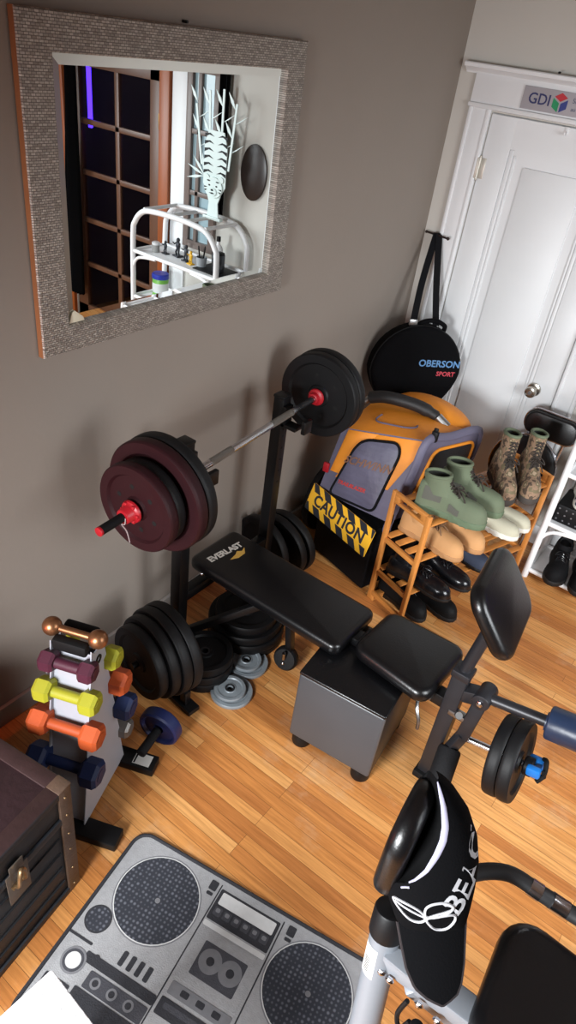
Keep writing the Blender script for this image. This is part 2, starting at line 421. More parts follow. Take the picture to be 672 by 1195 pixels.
m = MB(); m.text('Se', .026, frame((.560, -.0241, 2.082), (0, -1, 0), (1, 0, 0))); m.text('au', .022, frame((.560, -.0241, 2.052), (0, -1, 0), (1, 0, 0)))
part('small_lettering', m, pm('sign_slate', (96, 96, 120), .5), sg, True)
m = MB(); m.lathe([(0, 0), (.006, 0), (.007, .002), (.005, .005), (0, .006)], frame((.467, -.05, 2.172), (0, -.3, 1)), 14)
solo('screw', m, blackm, 'dark screw head on the cap of the door head trim', 'screw')

# ---- glazed door and frame seen in the mirror
brown = pm('dark_walnut_stain', (92, 60, 42), .4, var=(10, .25, (1, 1, .15)))
orangew = pm('orange_varnished_wood', (150, 78, 36), .4, var=(10, .2, (1, 1, .15)))
m = MB(); m.box((1.885, -.01, 1.0), (.085, .04, 2.0), .004); m.box((2.38, -.01, 1.985), (1.0, .04, .07), .004); m.box((2.875, -.01, 1.0), (.085, .04, 2.0), .004); struct('trim_4', m, orangew)
m = MB(); m.box((1.765, -.008, 1.0), (.13, .016, 2.0), .004); struct('trim_5', m, white_m)
m = MB()
gx0, gx1, gz1 = 1.935, 2.825, 1.94
m.box(((gx0 + .055), .03, gz1 / 2), (.11, .04, gz1), .003); m.box((gx1 - .055, .03, gz1 / 2), (.11, .04, gz1), .003)
m.box(((gx0 + gx1) / 2, .03, gz1 - .055), (gx1 - gx0, .04, .11), .003); m.box(((gx0 + gx1) / 2, .03, .12), (gx1 - gx0, .04, .24), .003)
m.box((gx0 + .11 + .31, .03, gz1 / 2), (.04, .03, gz1 - .1), .004)
for k in range(1, 5): m.box(((gx0 + gx1) / 2, .03, .24 + (gz1 - .35) * k / 5), (gx1 - gx0, .03, .035), .004)
gd = struct('door_2', m, brown)
gl = bpy.data.materials.new('door_glass'); gl.use_nodes = True
_n = gl.node_tree; _p = _n.nodes['Principled BSDF']; _p.inputs['Roughness'].default_value = .04; _p.inputs['Transmission Weight'].default_value = 1; _p.inputs['Base Color'].default_value = (.8, .8, .85, 1); _p.inputs['IOR'].default_value = 1.1; _p.inputs['Specular IOR Level'].default_value=.8
m = MB(); m.box(((gx0 + gx1) / 2, .03, gz1 / 2), (gx1 - gx0 - .1, .004, gz1 - .1)); part('glass_pane', m, gl, gd, True)
m = MB(); m.box((1.95, .005, 1.62), (.012, .02, .09), .002); part('hinge', m, pm('brass', (200, 160, 80), .3, metal=1), gd, True)
ledm = pm('violet_led', (80, 50, 255), .5, emit=((72, 40, 255), 5.0))
for i, (x, y, z0, z1, lab) in enumerate(((2.74, .12, 1.46, 1.84, 'violet light strip glowing in the hall behind the middle panes'), (2.95, -.012, 1.15, 1.72, 'violet light strip on the wall at the left edge of the mirror'), (2.24, .5, 1.3, 1.62, 'short violet light strip glowing behind the narrow hinge-side panes'))):
    m = MB(); m.box((x, y, (z0 + z1) / 2), (.03 if i < 2 else .02, .02, z1 - z0), .004); solo('light_strip', m, ledm, lab, 'light strip')
m = MB()
rg = []
for z, sc in ((.35, 1.0), (.8, .95), (1.2, .75), (1.6, .5), (1.93, .42)):
    rg.append([Vector((2.66 + .02 * (1.93 - z) + .16 * sc * (i / 24 - .2), -.075 + .018 * math.sin(i * 1.6), z)) for i in range(25)] + [Vector((2.66 + .02 * (1.93 - z) + .16 * sc * (i / 24 - .2), -.085 + .018 * math.sin(i * 1.6), z)) for i in range(24, -1, -1)])
m.loft(rg); solo('curtain', m, blackc, 'long black curtain hanging over the dark glazed door in the mirror', 'curtain')
# pale window with grey-brown muntins
m = MB()
wx0, wx1, wz0, wz1 = 1.44, 1.70, .95, 1.98
greyb = pm('grey_brown_sash', (112, 98, 92), .4)
ringframe(m, wx0, wx1, wz0, wz1, .045, -.03, .0, .003)
m.box((1.57, -.015, 1.955), (.28, .035, .07), .003); m.box((1.57, -.013, 1.62), (.22, .024, .028), .003); m.box((1.57, -.013, 1.28), (.22, .024, .028), .003); m.box((1.60, -.013, 1.45), (.028, .024, .95), .003)
wn = struct('window_3', m, greyb)
m = MB(); m.box((1.57, -.004, 1.46), (.24, .004, .98)); part('glass_pane', m, pm('daylit_pane', (150, 172, 180), .08, emit=((150, 180, 190), .12)), wn, True)
m = MB()
rg = [[Vector((1.40 + .06 * (i / 12 - .5), -.035 + .012 * math.sin(i * 1.9), z)) for i in range(13)] + [Vector((1.40 + .06 * (i / 12 - .5), -.043 + .012 * math.sin(i * 1.9), z)) for i in range(12, -1, -1)] for z in (1.2, 1.6, 1.99)]
m.loft(rg); solo('window_curtain', m, blackc, 'narrow black curtain strip beside the pale window behind the tiger plaque', 'curtain')
m = MB(); m.lathe([(0, 0), (.09, 0), (.1, .006), (.1, .014), (.085, .02), (.03, .024), (0, .024)], frame((1.17, 0, 1.48), (0, -1, 0)), 36, sx=.95, sy=1.5)
solo('wall_plaque', m, pm('dark_brown_lacquer', (42, 30, 26), .35), 'dark brown oval plaque on the wall seen in the mirror', 'plaque')

# ================================================================ MIRROR
mr = thing('wall_mirror', 'large rectangular mirror hanging on the left wall in a silver textured frame', 'mirror', (0.002, -1.794, 1.351))
y0, y1, z0, z1 = -2.344, -1.245, 1.351, 2.166
iy0, iy1, iz0, iz1 = -2.251, -1.343, 1.430, 2.084
m = MB()
O = [(y0, z0), (y1, z0), (y1, z1), (y0, z1)]; I = [(iy0, iz0), (iy1, iz0), (iy1, iz1), (iy0, iz1)]
def rr(q, x): return [Vector((x, a, b)) for a, b in q]
def ins(q, d): return [(q[0][0] + d, q[0][1] + d), (q[1][0] - d, q[1][1] + d), (q[2][0] - d, q[2][1] - d), (q[3][0] + d, q[3][1] - d)]
m.loft([rr(O, .024), rr(ins(O, .003), .029), rr(ins(O, .02), .031), rr(ins(I, -.015), .031), rr(ins(I, -.003), .030), rr(I, .026), rr(I, .012)], cap=(False, False))
part('frame_face', m, mosaic_m, mr, True)
m = MB(); m.loft([rr(I, .004), rr(O, .004), rr(O, .0238), rr(ins(O, .004), .0238)], cap=(False, False)); part('frame_side', m, pm('bronze_wood_edge', (150, 98, 62), .4, var=(12, .2)), mr, True, label='copper brown outer edge of the frame')
m = MB(); J = ins(I, .024); m.loft([rr(I, .0150), rr(J, .0162)], cap=(False, True)); part('glass', m, mirror_m, mr, True, ang=.4)
m = MB(); m.cyl((.002, -1.80, 2.175), (.02, -1.80, 2.175), .004, seg=10); part('hanging_nail', m, blackm, mr, True)
m = MB(); m.prism([(0, 0), (.055, .0), (.05, .012), (.022, .034), (.012, .03)], 0, .004, frame((.0185, iy0 + .004, iz0 + .002), (1, 0, 0), (0, 1, 0)), bev=.001); part('corner_clip', m, cream, mr, True)

# ================================================================ RATTAN ETAGERE
et = thing('rattan_etagere', 'white rattan shelf unit with rounded arch ends beside the white door', 'shelf', (1.5, -.17, 0))
ex0, ex1, ef, eb, ez = 1.14, 1.84, -.325, -.045, 1.19
def arch(y):
    return smooth([(ex0, y, 0.0), (ex0, y, .5), (ex0, y, 1.0), (ex0 + .02, y, 1.1), (ex0 + .09, y, 1.17), (ex0 + .2, y, ez), ((ex0 + ex1) / 2, y, ez + .005), (ex1 - .2, y, ez), (ex1 - .09, y, 1.17), (ex1 - .02, y, 1.1), (ex1, y, 1.0), (ex1, y, .5), (ex1, y, 0)], 5)
for y in (ef, eb):
    m = MB(); m.tube(arch(y), .0165, 12); part('arch_frame', m, whitem, et, True)
for z in (.045, .345, .63, .92):
    m = MB(); m.box(((ex0 + ex1) / 2, (ef + eb) / 2, z - .006), (ex1 - ex0 - .02, eb - ef, .012), .003)
    m.tube([(ex0, ef, z), (ex1, ef, z)], .012, 10); m.tube([(ex0, eb, z), (ex1, eb, z)], .012, 10); m.tube([(ex0, ef, z), (ex0, eb, z)], .012, 10); m.tube([(ex1, ef, z), (ex1, eb, z)], .012, 10)
    part('shelf', m, whitem, et, True)
m = MB()
for x in (1.24, 1.42, 1.56, 1.74): m.tube([(x, ef, ez - .004), (x, eb, ez - .004)], .011, 10)
part('top_rail', m, whitem, et, True)
for z in (.345, .92):
    for x, s_ in ((ex0, 1), (ex1, -1)):
        m = MB(); m.tube(smooth([(x, ef, z - .14), (x + s_ * .012, ef - .004, z - .08), (x + s_ * .05, ef - .006, z - .035), (x + s_ * .12, ef - .004, z - .018), (x + s_ * .2, ef, z - .012)], 5), .009, 8); part('corner_brace', m, whitem, et, True)

# things on the shelf unit seen in the mirror
t = thing('wipes_tub', 'green and blue lidded cleaning wipes tub on the white shelf in the mirror', 'tub', (1.74, -.18, .63))
m = MB(); m.lathe([(0, 0), (.05, 0), (.053, .004), (.053, .115), (.05, .12), (0, .12)], None, 28); part('tub_body', m, pm('tub_green', (120, 190, 80), .4), t)
m = MB(); m.lathe([(0, .118), (.056, .118), (.057, .123), (.057, .142), (.05, .15), (0, .152)], None, 28); part('lid', m, pm('tub_blue', (40, 60, 170), .35), t)
m = MB(); m.lathe([(.0535, .03), (.0537, .031), (.0537, .09), (.0535, .091)], None, 28); part('tub_label', m, pm('tub_label_white', (220, 225, 225), .5), t)
def figure(x, y, z, h, mat, lab, name='figurine', cat='figurine'):
    t = thing(name, lab, cat, (x, y, z)); k = h / .1
    m = MB(TR((0, 0, 0), R(10)) @ Matrix.Scale(k, 4))
    m.box((0, 0, .004), (.05, .04, .008), .002)
    m.loft([[Vector((.012 * a * math.cos(2 * PI * i / 10) + dx, .010 * a * math.sin(2 * PI * i / 10), zz)) for i in range(10)] for zz, a, dx in ((.036, .9, 0), (.05, 1.1, 0), (.065, 1.25, 0), (.074, .7, 0))])
    for s_ in (-1, 1):
        m.tube([(s_ * .007, 0, .04), (s_ * .012, -.004, .022), (s_ * .012, 0, .007)], [.006, .005, .005], 8)
        m.tube([(s_ * .013, 0, .07), (s_ * .024, -.006, .06), (s_ * .026, -.016, .07)], [.0045, .004, .003], 8)
    part('body', m, mat, t)
    m = MB(Matrix.Scale(k, 4)); m.ball((0, 0, .084), .010, (1, 1, 1.15)); part('head', m, mat, t)
pewter = pm('dark_pewter', (58, 60, 66), .4, metal=.6)
figure(1.68, -.2, .92, .085, pewter, 'second dark pewter figurine from the tin canister on the mirrored shelf')
figure(1.60, -.17, .92, .12, pewter, 'tall dark pewter figurine on the shelf seen in the mirror')
figure(1.50, -.2, .92, .105, pewter, 'dark pewter figurine standing beside the yellow one in the mirror')
figure(1.44, -.22, .92, .085, pm('toy_yellow', (220, 170, 30), .4), 'small yellow toy figure on the white shelf in the mirror')
t = thing('tin_canister', 'small white lidded tin on the end of the mirrored shelf', 'tin', (1.745, -.22, .92))
m = MB(); m.lathe([(0, 0), (.024, 0), (.024, .045), (0, .045)], None, 20); part('tin_body', m, pm('tin_grey', (150, 150, 148), .4), t)
m = MB(); m.lathe([(0, .045), (.026, .045), (.026, .058), (.02, .062), (0, .062)], None, 20); part('lid', m, whitem, t)
t = thing('pen_cup', 'grey cup holding pens beside the yellow toy in the mirror', 'cup', (1.37, -.2, .92))
m = MB(); m.lathe([(0, 0), (.028, 0), (.034, .06), (.031, .06), (.026, .006), (0, .006)], None, 20); part('cup_body', m, pm('cup_grey', (150, 154, 158), .5), t)
for k in range(4):
    m = MB(); a = k * 1.6; m.cyl((.008 * math.cos(a), .008 * math.sin(a), .01), (.028 * math.cos(a), .028 * math.sin(a), .12), .004, seg=8); part('pen', m, blackp, t)
t = thing('spray_bottle', 'white bottle with dark label standing behind the pen cup in the mirror', 'bottle', (1.31, -.12, .92))
m = MB(); m.lathe([(0, 0), (.028, 0), (.03, .004), (.03, .11), (.02, .13), (.011, .14), (.011, .16), (0, .16)], None, 20); part('bottle_body', m, whitem, t)
m = MB(); m.lathe([(0, .158), (.013, .158), (.013, .185), (0, .185)], None, 16); part('bottle_cap', m, blackp, t)
m = MB(); m.lathe([(.0305, .03), (.0307, .031), (.0307, .09), (.0305, .091)], None, 20); part('bottle_label', m, pm('label_blue_grey', (90, 100, 130), .5), t)
t = thing('steel_tumbler', 'dark steel tumbler mug on the right end of the mirrored shelf', 'mug', (1.235, -.2, .926))
m = MB(); m.lathe([(0, 0), (.036, 0), (.039, .005), (.041, .1), (.038, .104), (.035, .1), (.033, .01), (0, .01)], None, 24); part('mug_body', m, pm('gun_metal', (70, 72, 76), .35, metal=.8), t)
m = MB(); m.lathe([(0, .098), (.037, .098), (.037, .112), (.02, .118), (0, .118)], None, 24); part('lid', m, blackp, t)
m = MB(); m.box((1.27, -.18, .923), (.22, .18, .006), .002); solo('tray', m, blackp, 'flat black tray under the tumbler on the mirrored shelf', 'tray')
# tiger plaque
tg = thing('tiger_plaque', 'frosted white tiger and bamboo plaque standing on top of the white shelf', 'plaque', (1.37, -.12, 1.19))
frost = pm('frosted_acrylic', (214, 230, 228), .35)
PF = frame((0, 0, 0), (0, -1, 0), (1, 0, 0)) @ Matrix.Diagonal((1.15, 0.95, 1.0, 1.0))
m = MB(PF)
m.box((0, .01, 0), (.12, .02, .03), .004)
def blob(m, cx, cy, rx, ry, z0=-.003, z1=.003, n=24, mi=0): m.prism([(cx + rx * math.cos(2 * PI * k / n), cy + ry * math.sin(2 * PI * k / n)) for k in range(n)], z0, z1, mi=mi, bev=.0008, seg=1)
m.prism([(-.04, 0), (.04, 0), (.03, .10), (.05, .16), (.075, .2), (.075, .42), (.05, .5), (-.05, .5), (-.075, .42), (-.075, .2), (-.05, .16), (-.03, .10)], -.003, .003)
part('tiger_body', m, frost, tg)
m = MB(PF); blob(m, 0, .19, .062, .06, .0, .012); blob(m, -.048, .24, .018, .018, .0, .01); blob(m, .048, .24, .018, .018, 0, .01); blob(m, 0, .165, .028, .024, .01, .018); part('tiger_head', m, frost, tg)
m = MB(PF)
for k in range(6):
    zc = .27 + k * .04
    for s_ in (-1, 1):
        P = [(s_ * .074, zc - .012), (s_ * .045, zc + .004), (s_ * .012, zc - .002), (s_ * .04, zc + .014), (s_ * .074, zc + .008)]
        m.prism(P if s_ > 0 else P[::-1], .003, .0045)
for s_ in (-1, 1):
    blob(m, s_ * .024, .2, .007, .005, .012, .0135); blob(m, s_ * .03, .225, .012, .004, .012, .0135)
    m.prism([(s_ * .058, .19), (s_ * .036, .186), (s_ * .058, .18)][::s_], .012, .0135); m.prism([(s_ * .056, .172), (s_ * .036, .172), (s_ * .052, .162)][::s_], .012, .0135)
blob(m, 0, .176, .009, .006, .018, .0195); m.prism([(-.02, .158), (0, .163), (.02, .158), (0, .153)], .018, .0195)
part('stripes', m, blackp, tg, label='black stripes and face markings')
m = MB(PF)
for (bx, lean, h) in ((-.085, -.03, .66), (-.03, .0, .72), (.04, .02, .70), (.095, .05, .62)):
    m.beam((bx, .3, -.004), (bx + lean, h, -.004), .012, .005)
    for q in range(4):
        yy = .4 + q * .075; xx = bx + lean * (yy - .3) / .4; a = R(35 + 25 * (q % 2)); s_ = 1 if q % 2 else -1
        L = .1; m.prism([(xx, yy), (xx + s_ * L * .5 * math.cos(a) - .006, yy + L * .5 * math.sin(a) + .006), (xx + s_ * L * math.cos(a), yy + L * math.sin(a)), (xx + s_ * L * .5 * math.cos(a) + .006, yy + L * .5 * math.sin(a) - .01)], -.006, -.002)
for a in (20, 50, 80, -15): 
    L = .13; m.prism([(.07, .24), (.07 + L * .5 * math.cos(R(a + 8)), .24 + L * .5 * math.sin(R(a + 8))), (.07 + L * math.cos(R(a)), .24 + L * math.sin(R(a))), (.07 + L * .5 * math.cos(R(a - 8)), .24 + L * .5 * math.sin(R(a - 8)))], -.006, -.002)
part('bamboo_leaves', m, frost, tg)

# ================================================================ SHOES
LACE = pm('dark_lace', (48, 40, 34), .8)
TANLACE = pm('tan_lace', (120, 90, 64), .8)
def shoe(name, label, cat, pos, head, L, mats, H=.10, W=.1, toe=.06, sole=.025, shaft=None, open_len=.42, laces=True, lace_m=None, group=None, pitch=0, heel_block=0, collar=None, patch=None, rows=5):
    """heel at local x=0, toe at x=L; mats: upper, sole, lining"""
    up, so, li = mats
    t = thing(name, label, cat, pos, head, group)
    Mx = Matrix.Rotation(-pitch, 4, 'Y')
    wid = lambda u: W / 2 * [.62, .74, .80, .80, .84, .94, 1.0, .98, .84, .56, .2][min(10, int(u * 10))] if False else W / 2 * ipl(u, ((0, .5), (.04, .66), (.12, .76), (.3, .76), (.45, .82), (.62, .97), (.72, 1.0), (.83, .93), (.92, .74), (.97, .52), (1.0, .2)))
    off = lambda u: .012 * math.sin(PI * u) * (W / .1)
    # sole
    m = MB(Mx); N = 22
    out = [(L * (k / N) * 1.02 - .01 * L, wid(k / N) * 1.06 + off(k / N)) for k in range(N + 1)] + [(L * (k / N) * 1.02 - .01 * L, -wid(k / N) * 1.06 + off(k / N)) for k in range(N, -1, -1)]
    m.prism(out, 0, sole, bev=min(.006, sole * .3))
    if heel_block:
        ho = [(x, y) for x, y in out if x < L * .28]; m.prism(ho, -heel_block, .002, bev=.002)
    part('sole', m, so, t)
    # upper
    hgt = lambda u: sole + ipl(u, ((0, H * .85), (.06, H * .97), (.2, H), (.34, H), (.46, max(H * .82, toe * 1.1)), (.6, max(H * .6, toe * 1.02)), (.75, toe), (.88, toe * .92), (.95, toe * .7), (1.0, toe * .25)))
    m = MB(Mx); rings = []
    for k in range(25):
        u = k / 24; w_ = wid(u); h_ = hgt(u) - sole * .5; ring = []
        ex = ipl(u, ((0, .7), (.3, .62), (.55, .8), (.8, .85), (1, .9)))
        for j in range(13):
            a = PI * j / 12; ring.append(Vector((u * L, off(u) + w_ * (1 if math.cos(a) >= 0 else -1) * abs(math.cos(a)) ** ex, sole * .5 + h_ * abs(math.sin(a)) ** .8)))
        rings.append(ring)
    m.loft(rings)
    # collar / shaft with a cavity
    top = shaft or (sole + H + .006)
    zb = sole + H * (.55 if shaft else .8)
    def oval(z, cx, a, b, n=20): return [Vector((cx + a * math.cos(2 * PI * i / n), off(.25) + b * math.sin(2 * PI * i / n), z + (.012 * math.cos(2 * PI * i / n) ** 2 if not shaft else .006 * math.cos(2 * PI * i / n)))) for i in range(n)]
    ol = L * open_len / 2; cx = ol + L * .015; b = W * .37
    if shaft:
        cx1 = L * .2; o1 = L * .185
        st = [oval(zb, L * .27, L * .26, b * 1.02), oval(zb + (top - zb) * .3, L * .235, L * .215, b * .98), oval(zb + (top - zb) * .65, cx1 + .005, o1 * 1.0, b), oval(top - .012, cx1, o1 * 1.04, b * 1.03), oval(top, cx1, o1 * 1.02, b * 1.0)]
        inn = [oval(top, cx1, o1 * .86, b * .8), oval(top - .03, cx1, o1 * .8, b * .74), oval(top - .09, cx1 + .01, o1 * .8, b * .7)]
    else:
        st = [oval(zb, cx, ol * 1.02, b * 1.08), oval(top - .006, cx, ol * .98, b * .98), oval(top, cx, ol * .94, b * .92)]
        inn = [oval(top, cx, ol * .80, b * .72), oval(top - .012, cx, ol * .74, b * .66), oval(max(sole, top - .05), cx, ol * .70, b * .6)]
    m.loft(st, cap=(False, False)); m.loft([st[-1], inn[0]], cap=(False, False))
    part('upper', m, up, t)
    m = MB(Mx); m.loft(inn, cap=(False, True)); part('lining', m, li, t)
    if collar:
        m = MB(Mx); q = [(a + b2) / 2 for a, b2 in zip(st[-1], inn[0])]; m.tube(q, (.007, .006), 8, closed=True) if False else m.tube(q, .0075, 8, closed=True); part('padded_collar', m, collar, t)
    if patch:
        m = MB(Mx)
        for s_ in (-1, 1):
            for (u0, u1, z0, z1) in ((.08, .34, .3, .92), (.46, .62, .18, .5)):
                rg = []
                for k in range(5):
                    u = u0 + (u1 - u0) * k / 4; w_ = wid(u) * 1.03; h_ = hgt(u) - sole * .5; ex = .72
                    rg.append([Vector((u * L, off(u) + s_ * w_ * abs(math.cos(a)) ** ex * 1.02, sole * .5 + h_ * math.sin(a) ** .8 * 1.01)) for a in [z0 + (z1 - z0) * q / 4 for q in range(5)]])
                m.loft(rg, cap=(False, False), closed=False)
        part('side_panel', m, patch, t, label='darker grey side panel')
    if laces:
        m = MB(Mx)
        pts = []
        if shaft:
            for k in range(3): u = .56 - k * .05; pts.append((u * L, hgt(u) + .004, W * .2))
            for k in range(rows): f = k / max(1, rows - 1); z = zb + .02 + (top - zb - .035) * f; xx = (L * .27 + L * .26) + ((cx1 + o1) - L * .53) * min(1, f * 1.6) + .002; pts.append((xx, z, W * .17))
        else:
            for k in range(rows): u = open_len + .22 - k * (.20 / rows); pts.append((u * L, hgt(u) + .003, W * .2))
        for k in range(len(pts) - 1):
            (x0, z0, w0), (x1_, z1_, w1) = pts[k], pts[k + 1]
            m.tube([(x0, off(.4) - w0, z0 - .006), ((x0 + x1_) / 2 + .003, off(.4), (z0 + z1_) / 2 + .004), (x1_, off(.4) + w1, z1_ - .006)], .0034, 6)
            m.tube([(x0, off(.4) + w0, z0 - .006), ((x0 + x1_) / 2 + .003, off(.4), (z0 + z1_) / 2 + .005), (x1_, off(.4) - w1, z1_ - .006)], .0034, 6)
        x0, z0, _ = pts[len(pts) // 2 if shaft else -1]
        for s_ in (-1, 1):
            m.tube(smooth([(x0, off(.4), z0 + .004), (x0 + .012, off(.4) + s_ * .022, z0 + .012), (x0 + .03, off(.4) + s_ * .035, z0 - .005), (x0 + .012, off(.4) + s_ * .012, z0 + .002)], 4), .0030, 6)
            m.tube(smooth([(x0, off(.4), z0 + .004), (x0 + .03, off(.4) + s_ * .016, z0 - .004), (x0 + .055, off(.4) + s_ * .03, z0 - .03)], 4), .0030, 6)
        part('laces', m, lace_m or LACE, t)
    return t
def ipl(u, tab):
    for (a, x), (b, y) in zip(tab, tab[1:]):
        if u <= b: f = (u - a) / (b - a) if b > a else 0; f = f * f * (3 - 2 * f); return x + (y - x) * f
    return tab[-1][1]

# ---- bamboo shoe rack
rk = thing('shoe_rack', 'bamboo shoe rack with slatted tiers and arched end panels', 'shoe rack', (.86, -.72, 0), R(-19))
RL, RW = .80, .235      # length along local y, width along local x
for s_, yy in ((-1, -RL / 2), (1, RL / 2)):
    m = MB()
    for sx in (-1, 1): m.box((sx * (RW / 2 - .011), yy, .31), (.022, .02, .62), .002)
    part('end_post', m, wood_b, rk) if False else None
    for sx in (-1, 1):
        mm = MB(); mm.box((sx * (RW / 2 - .011), yy, .31), (.022, .02, .62), .003); part('post', mm, wood_b, rk)
    m.bm.free()
    mm = MB(); top = []
    for k in range(13): u = k / 12 - .5; top.append((u * (RW - .04), .617 + .0 * u))
    hole = [(.062 * math.cos(2 * PI * k / 20), .595 + .013 * math.sin(2 * PI * k / 20)) for k in range(20)]
    mm.box((0, yy, .612), (RW - .04, .018, .018), .003); mm.box((0, yy, .574), (RW - .04, .018, .014), .003)
    for sx in (-1, 1): mm.box((sx * .083, yy, .593), (.035, .018, .03), .003)
    part('handle_rail', mm, wood_b, rk)
    for z in (.36, .17, .04):
        mm = MB(); mm.box((0, yy, z), (RW - .03, .016, .024), .003); part('end_rail', mm, wood_b, rk)
for z in (.565, .375, .185):
    for sx in (-.095, -.032, .032, .095):
        mm = MB(); mm.box((sx, 0, z), (.032, RL - .022, .009), .002); part('slat', mm, wood_b, rk)
mm = MB(); mm.box((-.09, -.36, .016), (.03, .1, .03), .003, TR((0, 0, 0), R(0))); part('foot_rail', mm, wood_b, rk)

olive = pm('sage_green_suede', (96, 106, 84), .85, bump=(150, .2), var=(18, .12)); greyp = pm('grey_mesh_panel', (84, 84, 76), .85, bump=(300, .3))
olsole = pm('sage_rubber', (88, 104, 80), .75, bump=(60, .2)); darkli = pm('dark_lining', (46, 48, 44), .9)
camo = pm('camouflage_fabric', (116, 98, 76), .85, var=(55, .55), bump=(200, .3)); camop = pm('camouflage_brown_panel', (96, 82, 66), .85, var=(70, .6)); camosole = pm('mud_brown_rubber', (58, 52, 48), .75)
canvas = pm('pale_grey_canvas', (176, 172, 152), .9, bump=(300, .2)); wsole = pm('white_rubber', (212, 210, 200), .6)
tan = pm('tan_nubuck', (186, 138, 90), .8, bump=(180, .12), var=(10, .1)); tansole = pm('tan_rubber', (164, 120, 78), .7)
blk = pm('black_polished_leather', (16, 16, 19), .22, var=(10, .2)); blksole = pm('black_sole', (14, 14, 15), .6); blkli = pm('black_lining', (20, 20, 22), .9)
def camo_nodes(m, cols):
    nt = m.node_tree; b = nt.nodes['Principled BSDF']; tc = nt.nodes.new('ShaderNodeTexCoord'); n = nt.nodes.new('ShaderNodeTexNoise'); n.inputs['Scale'].default_value = 26; n.inputs['Detail'].default_value = 3
    nt.links.new(tc.outputs['Object'], n.inputs['Vector']); rp = nt.nodes.new('ShaderNodeValToRGB'); e = rp.color_ramp.elements; rp.color_ramp.interpolation = 'CONSTANT'
    e[0].color = lin(cols[0]); e[1].position = .60; e[1].color = lin(cols[3])
    for p_, c_ in ((.42, cols[1]), (.51, cols[2])): x = e.new(p_); x.color = lin(c_)
    nt.links.new(n.outputs['Fac'], rp.inputs[0]); nt.links.new(rp.outputs['Color'], b.inputs['Base Color'])
camo_nodes(camo, ((76, 62, 50), (138, 112, 90), (108, 96, 72), (172, 150, 124)))
navym = pm('navy_suede', (40, 48, 66), .8)
g = 'green hiking boots'
shoe('hiking_boot', 'sage green hiking boot at the near end of the bamboo rack top', 'boot', (.722, -1.045, .585), R(11), .305, (olive, olsole, darkli), H=.115, W=.112, toe=.066, sole=.032, shaft=.175, patch=greyp, collar=olive, group=g)
shoe('hiking_boot', 'sage green hiking boot behind its near mate on the rack top', 'boot', (.742, -.875, .585), R(5), .300, (olive, olsole, darkli), H=.115, W=.112, toe=.066, sole=.032, shaft=.175, patch=greyp, collar=olive, group=g)
g = 'camouflage boots'
shoe('camouflage_boot', 'tall camouflage boot next to the green boots on the rack top', 'boot', (.862, -.52, .585), R(-57), .285, (camo, camosole, darkli), H=.13, W=.1, toe=.068, sole=.034, shaft=.25, group=g, rows=8, collar=olive)
shoe('camouflage_boot', 'tall camouflage boot nearest the white door on the rack top', 'boot', (.955, -.415, .585), R(-62), .285, (camo, camosole, darkli), H=.13, W=.1, toe=.068, sole=.034, shaft=.25, group=g, rows=8, collar=olive)
g = 'canvas shoes'
shoe('canvas_shoe', 'pale grey canvas shoe with white sole, nearer one under the camouflage boots', 'shoe', (.815, -.668, .382), R(5), .285, (canvas, wsole, cream), H=.055, W=.1, toe=.045, sole=.026, laces=False, group=g)
shoe('canvas_shoe', 'pale grey canvas shoe with white sole, farther one under the camouflage boots', 'shoe', (.835, -.555, .382), R(3), .28, (canvas, wsole, cream), H=.055, W=.1, toe=.045, sole=.026, laces=False, group=g)
g = 'tan ankle boots'
navcol = pm('navy_padded_collar', (36, 38, 48), .8)
shoe('ankle_boot', 'tan lace-up ankle boot at the near end of the middle tier', 'boot', (.655, -.955, .382), R(-7), .32, (tan, tansole, blkli), H=.095, W=.11, toe=.062, sole=.026, collar=navcol, shaft=.15, group=g, lace_m=TANLACE)
shoe('ankle_boot', 'tan lace-up ankle boot half hidden under the green boots', 'boot', (.725, -.815, .382), R(-11), .30, (tan, tansole, blkli), H=.095, W=.11, toe=.062, sole=.026, collar=navcol, shaft=.145, group=g, lace_m=TANLACE)
g = 'black leather shoes'
shoe('leather_shoe', 'polished black leather shoe at the near end of the low tier', 'shoe', (.675, -1.03, .2), R(-4), .32, (blk, blksole, blkli), H=.075, W=.105, toe=.052, sole=.016, heel_block=.008, group=g, lace_m=blk)
shoe('leather_shoe', 'polished black leather shoe behind its near mate on the low tier', 'shoe', (.715, -.895, .2), R(-5), .32, (blk, blksole, blkli), H=.075, W=.105, toe=.052, sole=.016, heel_block=.008, group=g, lace_m=blk)
shoe('suede_shoe', 'dark navy shoe on the low tier below the pale canvas shoes', 'shoe', (.775, -.70, .2), R(-6), .27, (navym, blksole, blkli), H=.07, W=.1, toe=.05, sole=.02)
g = 'black floor shoes'
shoe('black_shoe', 'matt black shoe on the floor under the near end of the rack', 'shoe', (.635, -.975, .0), R(-12), .28, (pm('matt_black_leather', (15, 15, 16), .65, spec=.2), blksole, blkli), H=.085, W=.105, toe=.055, sole=.024, group=g, lace_m=blk)
shoe('black_shoe', 'matt black shoe on the floor under the polished leather pair', 'shoe', (.74, -.885, .0), R(-8), .28, (pm('matt_black_leather', (15, 15, 16), .65, spec=.2), blksole, blkli), H=.085, W=.105, toe=.055, sole=.024, group=g, lace_m=blk)
